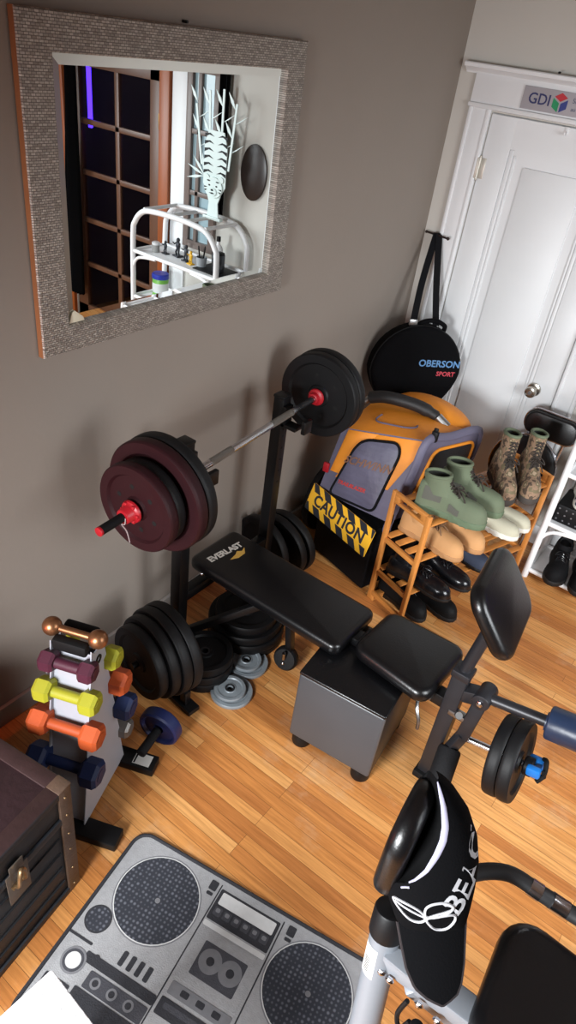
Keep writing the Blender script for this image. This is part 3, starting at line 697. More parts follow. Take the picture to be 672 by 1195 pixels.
# étagère shoes
blkm = pm('black_mesh', (15, 15, 17), .75, spec=.15, bump=(220, .4))
g = 'black sneakers'
shoe('sneaker', 'black sneaker on the low white shelf nearest the door', 'shoe', (1.225, -.10, .058), R(-79), .30, (blkm, blksole, blkli), H=.095, W=.112, toe=.062, sole=.03, group=g, lace_m=blk)
shoe('sneaker', 'black sneaker on the low white shelf at the photo edge', 'shoe', (1.345, -.09, .058), R(-77), .30, (blkm, blksole, blkli), H=.095, W=.112, toe=.062, sole=.03, group=g, lace_m=blk)
m = MB(); m.box((1.27, -.19, .40), (.24, .2, .1), .008)
for i in range(7):
    for j in range(3): m.lathe([(0, 0), (.005, 0), (.004, .003), (0, .004)], frame((1.17 + .033 * i, -.29, .37 + .03 * j), (0, -1, 0)), 8, mi=1)
solo('shoe_box', m, [blackp, pm('grey_stud', (120, 120, 124), .4, metal=.6)], 'black studded box under the flowered shoes on the white shelf', 'box')
flo = pm('flowered_fabric', (196, 186, 182), .8, var=(45, .0))
def floral(m):
    nt = m.node_tree; b = nt.nodes['Principled BSDF']; tc = nt.nodes.new('ShaderNodeTexCoord'); v = nt.nodes.new('ShaderNodeTexVoronoi'); v.inputs['Scale'].default_value = 38
    nt.links.new(tc.outputs['Object'], v.inputs['Vector']); rp = nt.nodes.new('ShaderNodeValToRGB'); e = rp.color_ramp.elements
    rp.color_ramp.interpolation = 'CONSTANT'
    e[0].color = lin((206, 198, 192)); e[1].position = .75; e[1].color = lin((60, 70, 90)); x = e.new(.45); x.color = lin((170, 60, 90)); x = e.new(.6); x.color = lin((216, 208, 200))
    sp = nt.nodes.new('ShaderNodeSeparateColor'); nt.links.new(v.outputs['Color'], sp.inputs[0]); nt.links.new(sp.outputs[0], rp.inputs[0]); nt.links.new(rp.outputs['Color'], b.inputs['Base Color'])
floral(flo)
g = 'flowered shoes'
shoe('flowered_shoe', 'flowered slip-on shoe on the studded box nearest the door', 'shoe', (1.19, -.07, .45), R(-72), .22, (flo, wsole, blkli), H=.05, W=.08, toe=.04, sole=.018, laces=False, group=g)
shoe('flowered_shoe', 'flowered slip-on shoe on the studded box at the photo edge', 'shoe', (1.29, -.06, .45), R(-78), .22, (flo, wsole, blkli), H=.05, W=.08, toe=.04, sole=.018, laces=False, group=g)

# ================================================================ FOLDING STOOL against the door
fs = thing('folding_chair', 'folded black padded chair with chrome rim leaning against the white door', 'chair', (.93, -.14, 0))
Ms = TR((.955, -.13, 0), R(2))
tilt = frame((.965, -.12, .735), (.0, -1, .12), (1, 0, 0))
m = MB(); pad(m, rrect(.265, .12, .055), .035, tilt, .012); part('backrest', m, blackv, fs, True)
m = MB(); m.tube([tilt @ Vector((x, y, .004)) for x, y in rrect(.275, .13, .06)], .007, 8, closed=True); part('backrest_rim', m, chrome, fs, True)
st = frame((.90, -.17, .50), (.1, -1, .2), (1, 0, 0))
m = MB(); m.lathe([(0, 0), (.15, 0), (.162, .008), (.16, .022), (.13, .032), (0, .036)], st, 40); part('seat', m, blackv, fs, True)
m = MB(); m.tube([st @ Vector((x, y, .003)) for x, y in circle(.166, 40)], .007, 8, closed=True); part('seat_rim', m, chrome, fs, True)
for x in (.86, 1.04):
    m = MB(); m.tube(smooth([(x + .01, -.115, .72), (x, -.13, .55), (x, -.15, .3), (x - .01, -.19, .004)], 5), .010, 10); part('leg', m, chrome, fs, True)

# ================================================================ BIKE TRAILER (orange, grey, black) and CAUTION sign
orangef = pm('orange_nylon', (226, 138, 34), .6, var=(9, .12), bump=(24, .35)); greyf = pm('violet_grey_nylon', (96, 92, 112), .6, var=(9, .12), bump=(24, .35))
blackn = pm('black_nylon', (15, 15, 18), .75, spec=.12, bump=(40, .3)); meshw = pm('dark_mesh_window', (24, 25, 28), .5, bump=(400, .4))
tr = thing('bike_trailer', 'folded orange and grey child bike trailer in the corner beside the shoe rack', 'bike trailer', (.4, -.72, 0))
FBL, FBR, FTL, FTR = Vector((.19, -.965, .36)), Vector((.607, -1.0, .40)), Vector((.235, -.915, .71)), Vector((.63, -.85, .785))
BTL, BTR, BBL, BBR = Vector((.20, -.50, .745)), Vector((.725, -.46, .735)), Vector((.12, -.5, .36)), Vector((.715, -.45, .38))
def quadpt(q, u, v, bul=0):
    a, b, c, d = q      # a bottom-left b bottom-right c top-right d top-left
    p = (a * (1 - u) + b * u) * (1 - v) + (d * (1 - u) + c * u) * v
    n = (b - a).cross(d - a).normalized()
    return p + n * bul * 16 * u * (1 - u) * v * (1 - v)
def patch(mb, q, poly=None, lift=0.0, bul=0.02, nu=12, nv=12, u0=0, u1=1, v0=0, v1=1, mi=0):
    n = (q[1] - q[0]).cross(q[3] - q[0]).normalized()
    rg = [[quadpt(q, u0 + (u1 - u0) * i / nu, v0 + (v1 - v0) * j / nv, bul) + n * lift for i in range(nu + 1)] for j in range(nv + 1)]
    mb.loft(rg, cap=(False, False), closed=False, mi=mi)
def pfill(mb, q, poly, lift, bul=.02, th=.004, mi=0):
    n = (q[1] - q[0]).cross(q[3] - q[0]).normalized()
    c = (sum(p[0] for p in poly) / len(poly), sum(p[1] for p in poly) / len(poly))
    rg = []
    for l, s_ in ((lift - th, 1), (lift, 1), (lift + .001, .97), (lift + .002, .7), (lift + .002, .4), (lift + .002, .1)):
        rg.append([quadpt(q, c[0] + (a - c[0]) * s_, c[1] + (b - c[1]) * s_, bul) + n * l for a, b in poly])
    mb.loft(rg, cap=(False, True), mi=mi)
FR = (FBL, FBR, FTR, FTL); RF = (FTL, FTR, BTR, BTL); SD = (FBR, BBR, BTR, FTR); LS = (BBL, FBL, FTL, BTL); BK = (BBR, BBL, BTL, BTR)
m = MB(); patch(m, FR, mi=0); patch(m, RF, bul=.025, mi=1); patch(m, SD, bul=.0, mi=0); patch(m, LS, mi=1); patch(m, BK, mi=1)
body = part('fabric_shell', m, [greyf, orangef], tr, True)
m = MB(); pfill(m, FR, [(.16, .30), (.42, .98), (.98, .985), (.99, .90), (.80, .42), (.6, .40), (.2, .28), (.08, .3), (.1, .97), (.42, .98)][0:2] + [(.99, .985), (.995, .9), (.83, .36), (.74, .36)], .0035); 
pfill(m, FR, [(.06, .36), (.2, .36), (.45, .985), (.08, .985)], .0035)
part('orange_panel', m, orangef, tr, True, label='orange upper front panel')
def rpoly(pts, r=.06, n=5):
    out = []; N = len(pts)
    for i in range(N):
        p0, p, p1 = Vector(pts[i - 1]), Vector(pts[i]), Vector(pts[(i + 1) % N])
        a = p + (p0 - p).normalized() * r; b = p + (p1 - p).normalized() * r
        for k in range(n + 1):
            t_ = k / n; out.append(tuple(a * (1 - t_) ** 2 + p * 2 * t_ * (1 - t_) + b * t_ * t_))
    return out
PK = rpoly([(.17, .05), (.78, .05), (.80, .80), (.72, .93), (.34, .90), (.27, .80)], .08)
m = MB(); pfill(m, FR, PK, .012, th=.012); pk = part('front_pocket', m, pm('violet_grey_ripstop', (86, 84, 104), .5, var=(16, .3, (.6, 1, 3)), bump=(18, .7)), tr, True)
nF = (FBR - FBL).cross(FTL - FBL).normalized()
m = MB(); m.tube([quadpt(FR, u, v, .02) + nF * .012 for u, v in PK], .0065, 8, closed=True); part('pocket_piping', m, blackn, pk, True)
def on_quad(q, u0, v0, su, sv, lift, bul=.02):
    n = (q[1] - q[0]).cross(q[3] - q[0]).normalized(); W_ = (q[1] - q[0]).length; H_ = (q[3] - q[0]).length
    return lambda co: quadpt(q, u0 + co.x / W_, v0 + co.y / H_, bul) + n * (lift + co.z)
m = MB(); m.text('SCHWINN', .052, None, depth=.0004, shear=.25, warp=on_quad(FR, .50, .60, 1, 1, .0155), bold=.0008); part('lettering', m, pm('faded_orange_print', (122, 84, 62), .6), pk, True)
m = MB(); m.text('TRAILBLAZER', .026, None, depth=.0004, warp=on_quad(FR, .42, .27, 1, 1, .0155), bold=.0006, shear=.15); part('small_lettering', m, pm('red_print', (190, 56, 50), .6), pk, True)
# purple outlined flap on the roof
m = MB(); m.tube([quadpt(RF, u, v, .025) + Vector((0, 0, .004)) for u, v in rpoly([(.25, .42), (.25, .25), (.33, .2), (.62, .2), (.70, .25), (.70, .34)], .05)][3:-2], .004, 6); part('roof_flap_piping', m, greyf, tr, True)
# side opening: frame band and dark window
n = (SD[1] - SD[0]).cross(SD[3] - SD[0]).normalized()
WN = rpoly([(.16, .1), (.9, .1), (.93, .86), (.2, .86)], .12)
m = MB(); pfill(m, SD, WN, .004, bul=0); part('side_window', m, meshw, tr, True)
m = MB(); m.tube([quadpt(SD, u, v, 0) + n * .005 for u, v in WN], .008, 8, closed=True); part('window_piping', m, orangef, tr, True)
m = MB(); m.tube(smooth([FBR + Vector((0, 0, -.05)), FBR, FBR.lerp(FTR, .6), FTR, FTR.lerp(BTR, .4), BTR, BTR.lerp(BBR, .5)], 6), [(.02, .012)] * 37, 10); part('frame_band', m, greyf, tr, True)
for p in (FTR.lerp(BTR, .12) + Vector((0, -.01, .02)), FBR.lerp(FTR, .08) + Vector((.0, -.02, .0))):
    m = MB(); m.box(p, (.03, .02, .05), .004); m.box(p + Vector((0, 0, .03)), (.02, .012, .02), .003); part('buckle', m, blackp, tr, True)
m = MB(); m.box(FBL.lerp(FTL, .42) + Vector((-.002, -.012, -.01)), (.03, .015, .05), .004); part('reflector', m, redplas, tr, True)
# push handle across the roof
m = MB(); hp = [(.21, -.665, .775), (.28, -.645, .80), (.37, -.62, .805), (.46, -.60, .80), (.55, -.585, .78)]
m.tube(smooth(hp, 6), [.016] + [.030] * 20 + [.024] * 3 + [.014], 14); part('handle_grip', m, pm('black_foam_sleeve', (30, 29, 30), .55, bump=(60, .3)), tr, True)
m = MB(); m.tube([(.60, -.575, .745), (.545, -.585, .78)], .022, 12); part('handle_bracket', m, steel, tr, True)
m = MB(); m.tube([(.215, -.665, .775), (.19, -.68, .74)], .015, 10); part('handle_bracket', m, steel, tr, True)
m = MB(); m.ball((0, 0, 0), 1, (.22, .13, .085), TR((.47, -.47, .715), R(-8))); part('roof_hump', m, orangef, tr, True, label='orange hump of fabric behind the handle')
# black lower tub
m = MB(TR((.2, -.965, 0), R(-16))); m.box((.193, .20, .188), (.385, .38, .36), .014); part('lower_tub', m, blackn, tr, True)
m = MB(); m.cyl((.10, -.75, .2), (.14, -.75, .2), .2, seg=40, bev=.012); part('wheel', m, blackr, tr, True)
# caution sign
cs = thing('caution_sign', 'yellow and black striped caution sign leaning on the front of the trailer', 'sign', (.40, -1.06, .25))
bl = Vector((.152, -1.008, .262)); br_ = Vector((.582, -1.138, .262)); tl = Vector((.168, -.968, .395)); tr_ = Vector((.600, -1.098, .395))
sx = (br_ - bl).normalized(); sy = (tl - bl); sy = (sy - sx * sy.dot(sx)); SH = sy.length; sy.normalize(); sn = sx.cross(sy); SW = (br_ - bl).length
MS = frame((bl + br_ + tl + tr_) / 4, sn, sx)
yel = pm('caution_yellow', (236, 178, 44), .45); blkpr = pm('caution_black', (36, 38, 46), .5)
m = MB(); m.prism(rrect(SW, SH, .008), -.002, .001, MS); part('panel', m, yel, cs, True)
m = MB()
for k in range(-1, 7):
    x0 = -SW / 2 + .015 + k * .088
    for (v0, v1, sh) in ((-SH / 2, -.012, 0.), (.012, SH / 2, .03)):
        xs = lambda v: x0 + (-v) * .85 + sh
        P = [(xs(v0), v0), (xs(v0) + .05, v0), (xs(v1) + .05, v1), (xs(v1), v1)]
        P = [(max(-SW / 2 + .001, min(SW / 2 - .001, x)), y) for x, y in P]
        if abs(P[0][0] - P[1][0]) + abs(P[2][0] - P[3][0]) > .012: m.prism(P, .001, .0016, MS)
part('stripes', m, blkpr, cs, True, label='dark diagonal hazard stripes')
m = MB(); m.box((0, 0, .0015), (SW - .004, .062, .0012), 0, MS); 
mk = [(-SW / 2 + .03 + k * .062 + .02 * 0, 0) for k in range(7)]
part('centre_band', m, yel, cs, True)
m = MB(); m.text('CAUTION', .078, MS @ Matrix.Translation((0, 0, .0028)), bold=.0022, space=1.05); part('lettering', m, blkpr, cs, True)

# ================================================================ HANGING BAG and peg
pg = thing('coat_peg', 'dark iron peg rod on the white door casing holding a strap', 'hook', (.09, -.02, 1.43))
m = MB(); m.cyl((.02, -.024, 1.431), (.155, -.05, 1.431), .0045, seg=10); m.ball((.155, -.05, 1.431), .008); m.ball((.02, -.024, 1.431), .007); m.cyl((.095, -.0, 1.431), (.095, -.04, 1.431), .005, seg=10); part('rod', m, pm('dark_iron', (52, 40, 38), .5, metal=.6), pg, True)
bg = thing('round_bag', 'round black shoulder bag hanging from the peg beside the white door', 'bag', (.18, -.22, .55))
bc = Vector((.215, -.235, .805)); bn = Vector((.72, -.70, .06)).normalized(); bx = Vector((.70, .71, 0)).normalized()
MB_ = frame(bc, bn, bx)
out = []
for k in range(40):
    a = 2 * PI * k / 40; r = .245
    x, y = r * math.cos(a), r * math.sin(a)
    if y < -.17: y = -.17 - (-.17 - y) * .3
    out.append((x * (1.0 if y > 0 else 1 - .12 * (-y / .2)), y))
m = MB(); m.prism(out, -.06, .055, MB_, bev=.03, seg=4); part('bag_body', m, blackc, bg, True)
m = MB(); m.tube([MB_ @ Vector((x * .99, y * .99, .03)) for x, y in out], .005, 6, closed=True); part('zip', m, blackp, bg, True)
m = MB(); m.tube(smooth([MB_ @ Vector(p) for p in ((-.02, .238, .0), (.0, .262, .02), (.06, .268, .02), (.11, .245, .02), (.12, .215, .0))], 5), .012, 8); part('carry_handle', m, blackc, bg, True)
def strap(pts, nm='strap'):
    m = MB(); m.tube(smooth(pts, 6), [(.019, .0028)] * 100 if False else .0, 4) if False else None
    P = smooth(pts, 6); n_ = Vector((.72, -.70, 0)); t_ = Vector((.7, .71, 0))
    rg = [[p + t_ * .017 + n_ * .0025, p - t_ * .017 + n_ * .0025, p - t_ * .017 - n_ * .0025, p + t_ * .017 - n_ * .0025] for p in P]
    m.loft(rg); return part(nm, m, blackn, bg, True)
A = MB_ @ Vector((-.06, .235, .02)); B = MB_ @ Vector((.075, .235, -.01))
strap([A, A.lerp(Vector((.085, -.045, 1.43)), .5) + Vector((-.005, -.01, -.01)), (.085, -.045, 1.42), (.09, -.042, 1.437)])
strap([B, B.lerp(Vector((.105, -.045, 1.42)), .5) + Vector((.0, .0, -.02)), (.105, -.042, 1.41), (.095, -.042, 1.437)])
m = MB(); m.box((0, 0, 0), (.045, .03, .012), .003, frame(A + Vector((0, 0, .02)), bn, bx)); part('strap_clip', m, steel, bg, True)
m = MB(); m.text('OBERSON', .050, MB_ @ TR((.115, .055, .0556)), bold=.001); part('lettering', m, pm('bag_blue_print', (92, 140, 190), .6), bg, True)
m = MB(); m.text('SPORT', .034, MB_ @ TR((.160, .002, .0556)), bold=.0008); part('small_lettering', m, pm('bag_red_print', (190, 60, 74), .6), bg, True)

# ================================================================ WEIGHT BENCH
wb = thing('weight_bench', 'black padded weight bench with uprights, preacher pad and leg developer', 'weight bench', (.75, -1.73, 0))
YB = -1.735
m = MB(); pad(m, rrect(.715, .275, .035), .055, TR((.535, YB, .395)), .022); bp_ = part('back_pad', m, blackv, wb, True)
m = MB(); m.text('EVERLAST', .042, frame((.262, -1.745, .4503), (0, 0, 1), (.12, 1, 0)), bold=.0012, space=.92); lg = part('lettering', m, pm('print_pale', (196, 192, 184), .6), bp_, True)
m = MB(); m.prism([(-.045, -.012), (-.01, -.024), (.03, -.018), (.055, .012), (.03, .0), (.012, .012), (-.004, .0)], 0, .0006, frame((.300, -1.722, .4502), (0, 0, 1), (.12, 1, 0))); part('logo_flash', m, pm('print_ochre', (190, 150, 70), .6), bp_, True)
m = MB()
so = rrect(.315, .30, .05); so = [(x, y * (.90 + .16 * (x + .157) / .315)) for x, y in so]
pad(m, so, .06, TR((1.085, -1.70, .405), R(-2), R(0)), .026); part('seat_pad', m, blackv, wb, True)
m = MB(); m.box((.92, YB, .412), (.08, .06, .03), .004); m.cyl((.925, YB - .04, .43), (.925, YB + .04, .43), .012, seg=14); part('pad_hinge', m, blackm, wb, True)
for y in (-1.945, -1.395):
    m = MB(); m.box((.205, y, .505), (.05, .05, 1.01), .004)
    m.box((.205, y, 1.012), (.054, .054, .012), .003)
    u = part('upright', m, blackm, wb, True)
    m = MB()
    for k in range(7): m.cyl((.2285, y, .62 + k * .055), (.2305, y, .62 + k * .055), .006, seg=10)
    part('pin_hole', m, pm('hole_dark', (6, 6, 6), .9), u, True)
    m = MB(); m.box((.235, y, .93), (.02, .05, .10), .003); m.box((.262, y, .90), (.075, .05, .016), .003); m.box((.335, y, .925), (.018, .05, .055), .003); part('bar_hook', m, blackm, u, True)
    m = MB(); m.beam((.06, y, .025), (.215, y, .025), .05, .04, .004); part('base_foot', m, blackm, wb, True)
m = MB(); m.beam((.205, -1.945, .30), (.205, -1.395, .30), .045, .045, .004); part('cross_beam', m, blackm, wb, True)
m = MB(); m.beam((.205, YB, .345), (.79, YB, .365), .05, .05, .004); m.box((.985, YB, .400), (.44, .06, .008), .001); m.box((.785, YB, .382), (.05, .05, .04), .003); m.box((1.23, YB, .375), (.14, .05, .05), .004); part('main_beam', m, blackm, wb, True)
for s_ in (-1, 1):
    m = MB(); m.beam((.21, YB + s_ * .205, .10), (.50, YB + s_ * .05, .35), .03, .03, .003); part('diagonal_brace', m, blackm, wb, True)
m = MB(); m.ball((.25, -1.87, .405), .009); m.ball((.33, -1.80, .335), .010); part('bolt', m, chrome, wb, True)
m = MB(); m.beam((.60, YB, .34), (.60, -1.69, .09), .03, .03, .004); m.cyl((.60, -1.71, .18), (.60, -1.70, .12), .008, seg=10); part('middle_leg', m, blackm, wb, True)
m = MB(); m.lathe([(0, -.02), (.045, -.02), (.053, -.01), (.053, .01), (.045, .02), (0, .022)], frame((.598, -1.705, .056), (.15, -1, .35)), 30); f_ = part('leg_wheel', m, blackp, wb, True)
m = MB(); m.ball((.600, -1.728, .045), .009); m.cyl((.602, -1.735, .11), (.600, -1.728, .07), .008, seg=10); part('wheel_bolt', m, chrome, f_, True)
gunm = pm('gunmetal_paint', (40, 40, 44), .4, metal=.3, var=(20, .15))
# front post, preacher pad, leg developer
PX, PY = 1.297, -1.755
m = MB(); m.box((PX, PY, .29), (.055, .055, .52), .004); m.box((PX, PY, .55), (.064, .064, .03), .005); part('front_post', m, gunm, wb, True)
m = MB(); m.box((PX, PY, .016), (.072, .085, .032), .006); part('foot_cap', m, blackr, wb, True)
m = MB(); m.cyl((PX, PY, .55), (PX + .03, PY + .01, .80), .021, seg=18); part('pad_tube', m, gunm, wb, True)
dn = Vector((.62, .05, -.78)).normalized(); wd = Vector((-.22, .95, .08)); wd = (wd - dn * wd.dot(dn)).normalized(); nn = dn.cross(wd).normalized()
nn = nn if nn.z > 0 else -nn
MP = frame((1.305, -1.74, .85), nn, dn)
so = [(x, y * (1 - .10 * abs(x) / .12)) for x, y in rrect(.25, .36, .06)]
m = MB(); pad(m, so, .05, MP, .022); part('preacher_pad', m, blackv, wb, True)
m = MB(); m.beam((PX + .02, PY, .40), (1.385, -1.73, .495), .045, .05, .004) if False else m.beam((PX + .02, PY, .47), (1.39, -1.745, .49), .05, .05, .004); m.cyl((1.385, -1.785, .492), (1.385, -1.70, .492), .03, seg=22, bev=.004); part('pivot_bracket', m, gunm, wb, True)
m = MB(); m.lathe([(0, 0), (.012, 0), (.012, .006), (.006, .01), (0, .01)], frame((1.385, -1.786, .492), (0, -1, 0)), 6); part('pivot_bolt', m, chrome, wb, True)
m = MB(); m.beam((1.385, -1.765, .49), (1.372, -1.775, .30), .03, .045, .004); m.beam((1.372, -1.775, .31), (1.345, -1.80, .20), .03, .04, .004); lv = part('lever_arm', m, gunm, wb, True)
m = MB(); m.cyl((1.40, -1.745, .495), (1.62, -1.735, .535), .019, seg=18); part('roller_tube', m, gunm, wb, True)
m = MB(); m.cyl((1.585, -1.737, .530), (1.90, -1.72, .58), .054, seg=30, bev=.008); m.cyl((1.579, -1.7375, .529), (1.586, -1.737, .530), .030, seg=24); part('foam_roller', m, pm('navy_vinyl_roller', (34, 48, 74), .35, bump=(30, .2)), wb, True, label='navy blue padded roller')
m = MB(); m.cyl((1.352, -1.785, .235), (1.372, -1.875, .155), .040, seg=26, bev=.012); part('foam_roller', m, pm('black_foam', (24, 24, 26), .8, spec=.2, bump=(150, .3)), wb, True, label='black foam roller')
pa, pb_ = Vector((1.37, -1.76, .285)), Vector((1.615, -1.757, .335)); pd = (pb_ - pa).normalized()
m = MB(); m.cyl(pa, pb_, .0125, seg=18); part('weight_peg', m, chrome, lv, True)
m = MB(); m.box((1.335, -1.77, .38), (.07, .03, .022), .003); m.cyl((1.335, -1.79, .40), (1.345, -1.82, .43), .012, seg=14); part('adjuster_knob', m, steel, wb, True)
m = MB(); m.beam((1.215, -1.80, .40), (1.215, -1.69, .40), .04, .012, .002); m.tube(smooth([(1.20, -1.82, .40), (1.215, -1.85, .385), (1.235, -1.86, .35), (1.24, -1.86, .31)], 5), .006, 8); part('seat_bracket', m, steel, wb, True)

# ---- weight plates
def plate(name, label, c, axis, r, th, mat, hub=.014, group=None, holes=0, up=None, lip=True, cat='weight plate', spoke=None):
    t = link_plate(name, c, axis, r, th, mat, hub, holes, up)
    t['label'] = label; t['category'] = cat
    if group: t['group'] = group
    return t
def link_plate(name, c, axis, r, th, mat, hub, holes, up):
    o = bpy.data.objects.new(name, None); COL.objects.link(o); o.empty_display_size = .1
    M = frame(c, axis, up); 
    lowest = Vector(c)
    o.location = c; WM[o.name] = Matrix.Translation(c)
    h = th / 2; k = r
    m = MB(M)
    prof = [(hub, -h * .8), (.17 * k + .012, -h * .8), (.2 * k + .012, -h * .45), (.74 * k, -h * .45), (.79 * k, -h * .92), (.97 * k, -h), (k - .001, -h * .75), (k, -h * .4), (k, h * .4), (k - .001, h * .75), (.97 * k, h), (.79 * k, h * .92), (.74 * k, h * .45), (.2 * k + .012, h * .45), (.17 * k + .012, h * .8), (hub, h * .8), (hub, -h * .8)]
    m.lathe(prof, None, 56)
    d = part('disc', m, mat, o, True)
    if holes:
        for q in range(holes):
            m = MB(M); a = 2 * PI * q / holes + .3; p = Vector((.5 * k * math.cos(a), .5 * k * math.sin(a), 0))
            m.cyl(p + Vector((0, 0, -h * .47)), p + Vector((0, 0, h * .47)), .0085, seg=12)
            part('filler_hole', m, pm('hole_dark', (6, 6, 6), .9), d, True)
    for q in (-1, 1):
        m = MB(M); m.lathe([(hub - .0008, q * h * .82), (hub + .006, q * h * .85), (hub + .006, q * h * .7), (hub - .0008, q * h * .7)], None, 24)
        part('hub_ring', m, pm('dull_steel_ring', (60, 60, 62), .5, metal=.7), d, True)
    return o

# ---- barbell
bA, bB = Vector((.337, -2.43, .955)), Vector((.258, -1.04, .990)); bd = (bB - bA).normalized()
L0 = (bB - bA).length
at = lambda s_: bA + bd * s_
bb = thing('barbell', 'barbell with chrome shaft and black ends resting across the bench uprights', 'barbell', tuple(at(.65)))
m = MB(); m.cyl(at(.33), at(1.18), .0135, seg=22); part('shaft', m, chrome, bb, True)
for g0, g1 in ((.5, .62), (.86, 1.0)):
    m = MB(); m.cyl(at(g0), at(g1), .0139, seg=22); part('knurled_grip', m, pm('knurled_steel', (140, 136, 130), .5, metal=.9, bump=(900, 1.0)), bb, True)
for s0, s1 in ((0.005, .34), (1.17, L0)):
    m = MB(); m.cyl(at(s0), at(s1), .0145, seg=20); part('threaded_end', m, blackr, bb, True)
m = MB(); m.cyl(at(-.004), at(.006), .0148, seg=20, bev=.002); part('end_cap', m, redplas, bb, True)
def collar(s_, d_, wire=True):
    m = MB(); M = frame(at(s_), bd * d_)
    m.lathe([(.0145, 0), (.036, 0), (.038, .004), (.036, .010), (.030, .013), (.026, .018), (.025, .04), (.022, .044), (.0145, .044)], M, 28)
    for k in range(6):
        a = k * PI / 3; m.box((.030 * math.cos(a), .030 * math.sin(a), .010), (.012, .012, .016), .003, M)
    c = part('collar', m, redplas, bb, True)
    if wire:
        m = MB(); b0 = at(s_) + bd * d_ * .046
        m.tube(smooth([b0 + Vector((.016, 0, .006)), b0 + Vector((.018, -.004, -.012)), b0 + Vector((.006, -.006, -.018)), b0 + Vector((.03, -.008, -.03)), b0 + Vector((.045, -.01, -.062))], 5), .0018, 6); part('wire_clip', m, pm('pale_wire', (205, 190, 190), .3, metal=.6), c, True)
collar(.135, -1)
collar(1.245, 1, False) if False else None
gp = 'plates on the barbell'
plate('weight_plate', 'outermost dark plate coloured with red light beside the red collar on the near barbell end', at(.160), bd, .148, .038, led_tint_plate, .0155, gp, 6)
plate('weight_plate', 'middle black plate on the near barbell end behind the outermost red-tinted plate', at(.199), bd, .142, .036, platem, .0155, gp, 6)
plate('weight_plate', 'large dark plate with face coloured by red light on the near barbell end', at(.243), bd, .190, .044, led_tint_plate, .0155, gp, 6)
plate('weight_plate', 'innermost large black plate on the near barbell end', at(.288), bd, .192, .042, platem, .0155, gp, 6)
m = MB(); M = frame(at(1.185), -bd); m.lathe([(.0145, 0), (.034, 0), (.036, .004), (.034, .010), (.024, .014), (.022, .03), (.0145, .032)], M, 28); part('collar', m, redplas, bb, True)
plate('weight_plate', 'large black plate on the far barbell end facing the bench', at(1.208), bd, .178, .042, platem, .0155, gp, 6)
plate('weight_plate', 'large black plate at the far barbell tip nearest the hanging bag', at(1.252), bd, .180, .042, platem, .0155, gp, 6)
# ---- plates on leg developer
gl_ = 'plates on the leg developer'
plate('weight_plate', 'black plate on the leg developer peg nearest the bench post', pa + pd * .145, pd, .138, .042, platem, .0135, gl_)
plate('weight_plate', 'black plate on the leg developer peg beside the blue clamp', pa + pd * .19, pd, .138, .042, platem, .0135, gl_)
cl = thing('bar_clamp', 'blue and black clamp locking the plates on the leg developer', 'clamp', tuple(pa + pd * .235))
m = MB(); MC = frame(pa + pd * .216, pd); m.lathe([(.0135, 0), (.028, 0), (.032, .004), (.032, .026), (.028, .03), (.0135, .03)], MC, 24); part('clamp_ring', m, blackp, cl, True)
m = MB(); m.box((.030, 0, .03), (.03, .04, .05), .008, MC); m.box((-.024, .012, .036), (.026, .036, .045), .008, MC); part('lever', m, pm('clamp_blue', (24, 110, 190), .4), cl, True)
m = MB(); m.tube(smooth([MC @ Vector(p) for p in ((.036, .02, .05), (.02, .03, .062), (-.01, .0, .066), (-.03, -.02, .05))], 5), .008, 8); m.tube(smooth([MC @ Vector(p) for p in ((.036, -.02, .05), (.012, -.03, .064), (-.02, .02, .066))], 5), .007, 8); part('grip', m, blackr, cl, True)
# ---- floor plates
gs = 'silver plates on the floor'
for c, lab, a in (((.508, -1.945, 0), 'silver grey plate pair lying on the floor nearer the camera', 0.4), ((.478, -1.80, 0), 'silver grey plate pair lying on the floor under the bench', 1.2)):
    pass
def flat(label, x, y, z, r, th, mat, group, hub=.014, small=None): return plate('weight_plate', label, (x, y, z + th / 2), (0, 0, 1), r, th, mat, hub, group)
flat('large silver grey plate on the floor nearer the ottoman, under its smaller mate', .525, -1.962, 0, .085, .018, greyplate, gs)
flat('small silver grey plate stacked on top of the nearer silver plate', .519, -1.968, .0185, .064, .016, greyplate, gs)
flat('large silver grey plate on the floor nearer the bench wheel, under its smaller mate', .475, -1.800, 0, .085, .018, greyplate, gs)
flat('small silver grey plate stacked on top of the farther silver plate', .469, -1.806, .0185, .064, .016, greyplate, gs)
gf = 'black plates lying flat under the bench'
for k, (nm, r) in enumerate((('bottom', .165), ('second', .165), ('third', .16), ('topmost', .135))):
    flat(nm + ' black plate of the flat stack under the bench pad', .345 + .006 * (k % 2), -1.665 - .004 * k, .0405 * k, r, .04, platem, gf)
gf2 = 'black plates lying flat beside the upright stack'
for k, (nm, r) in enumerate((('bottom', .118), ('middle', .118), ('top', .114))):
    flat(nm + ' black plate of the short stack between silver plates and upright plates', .364, -1.955 + .002 * k, .0405 * k + .0, r, .04, platem, gf2)
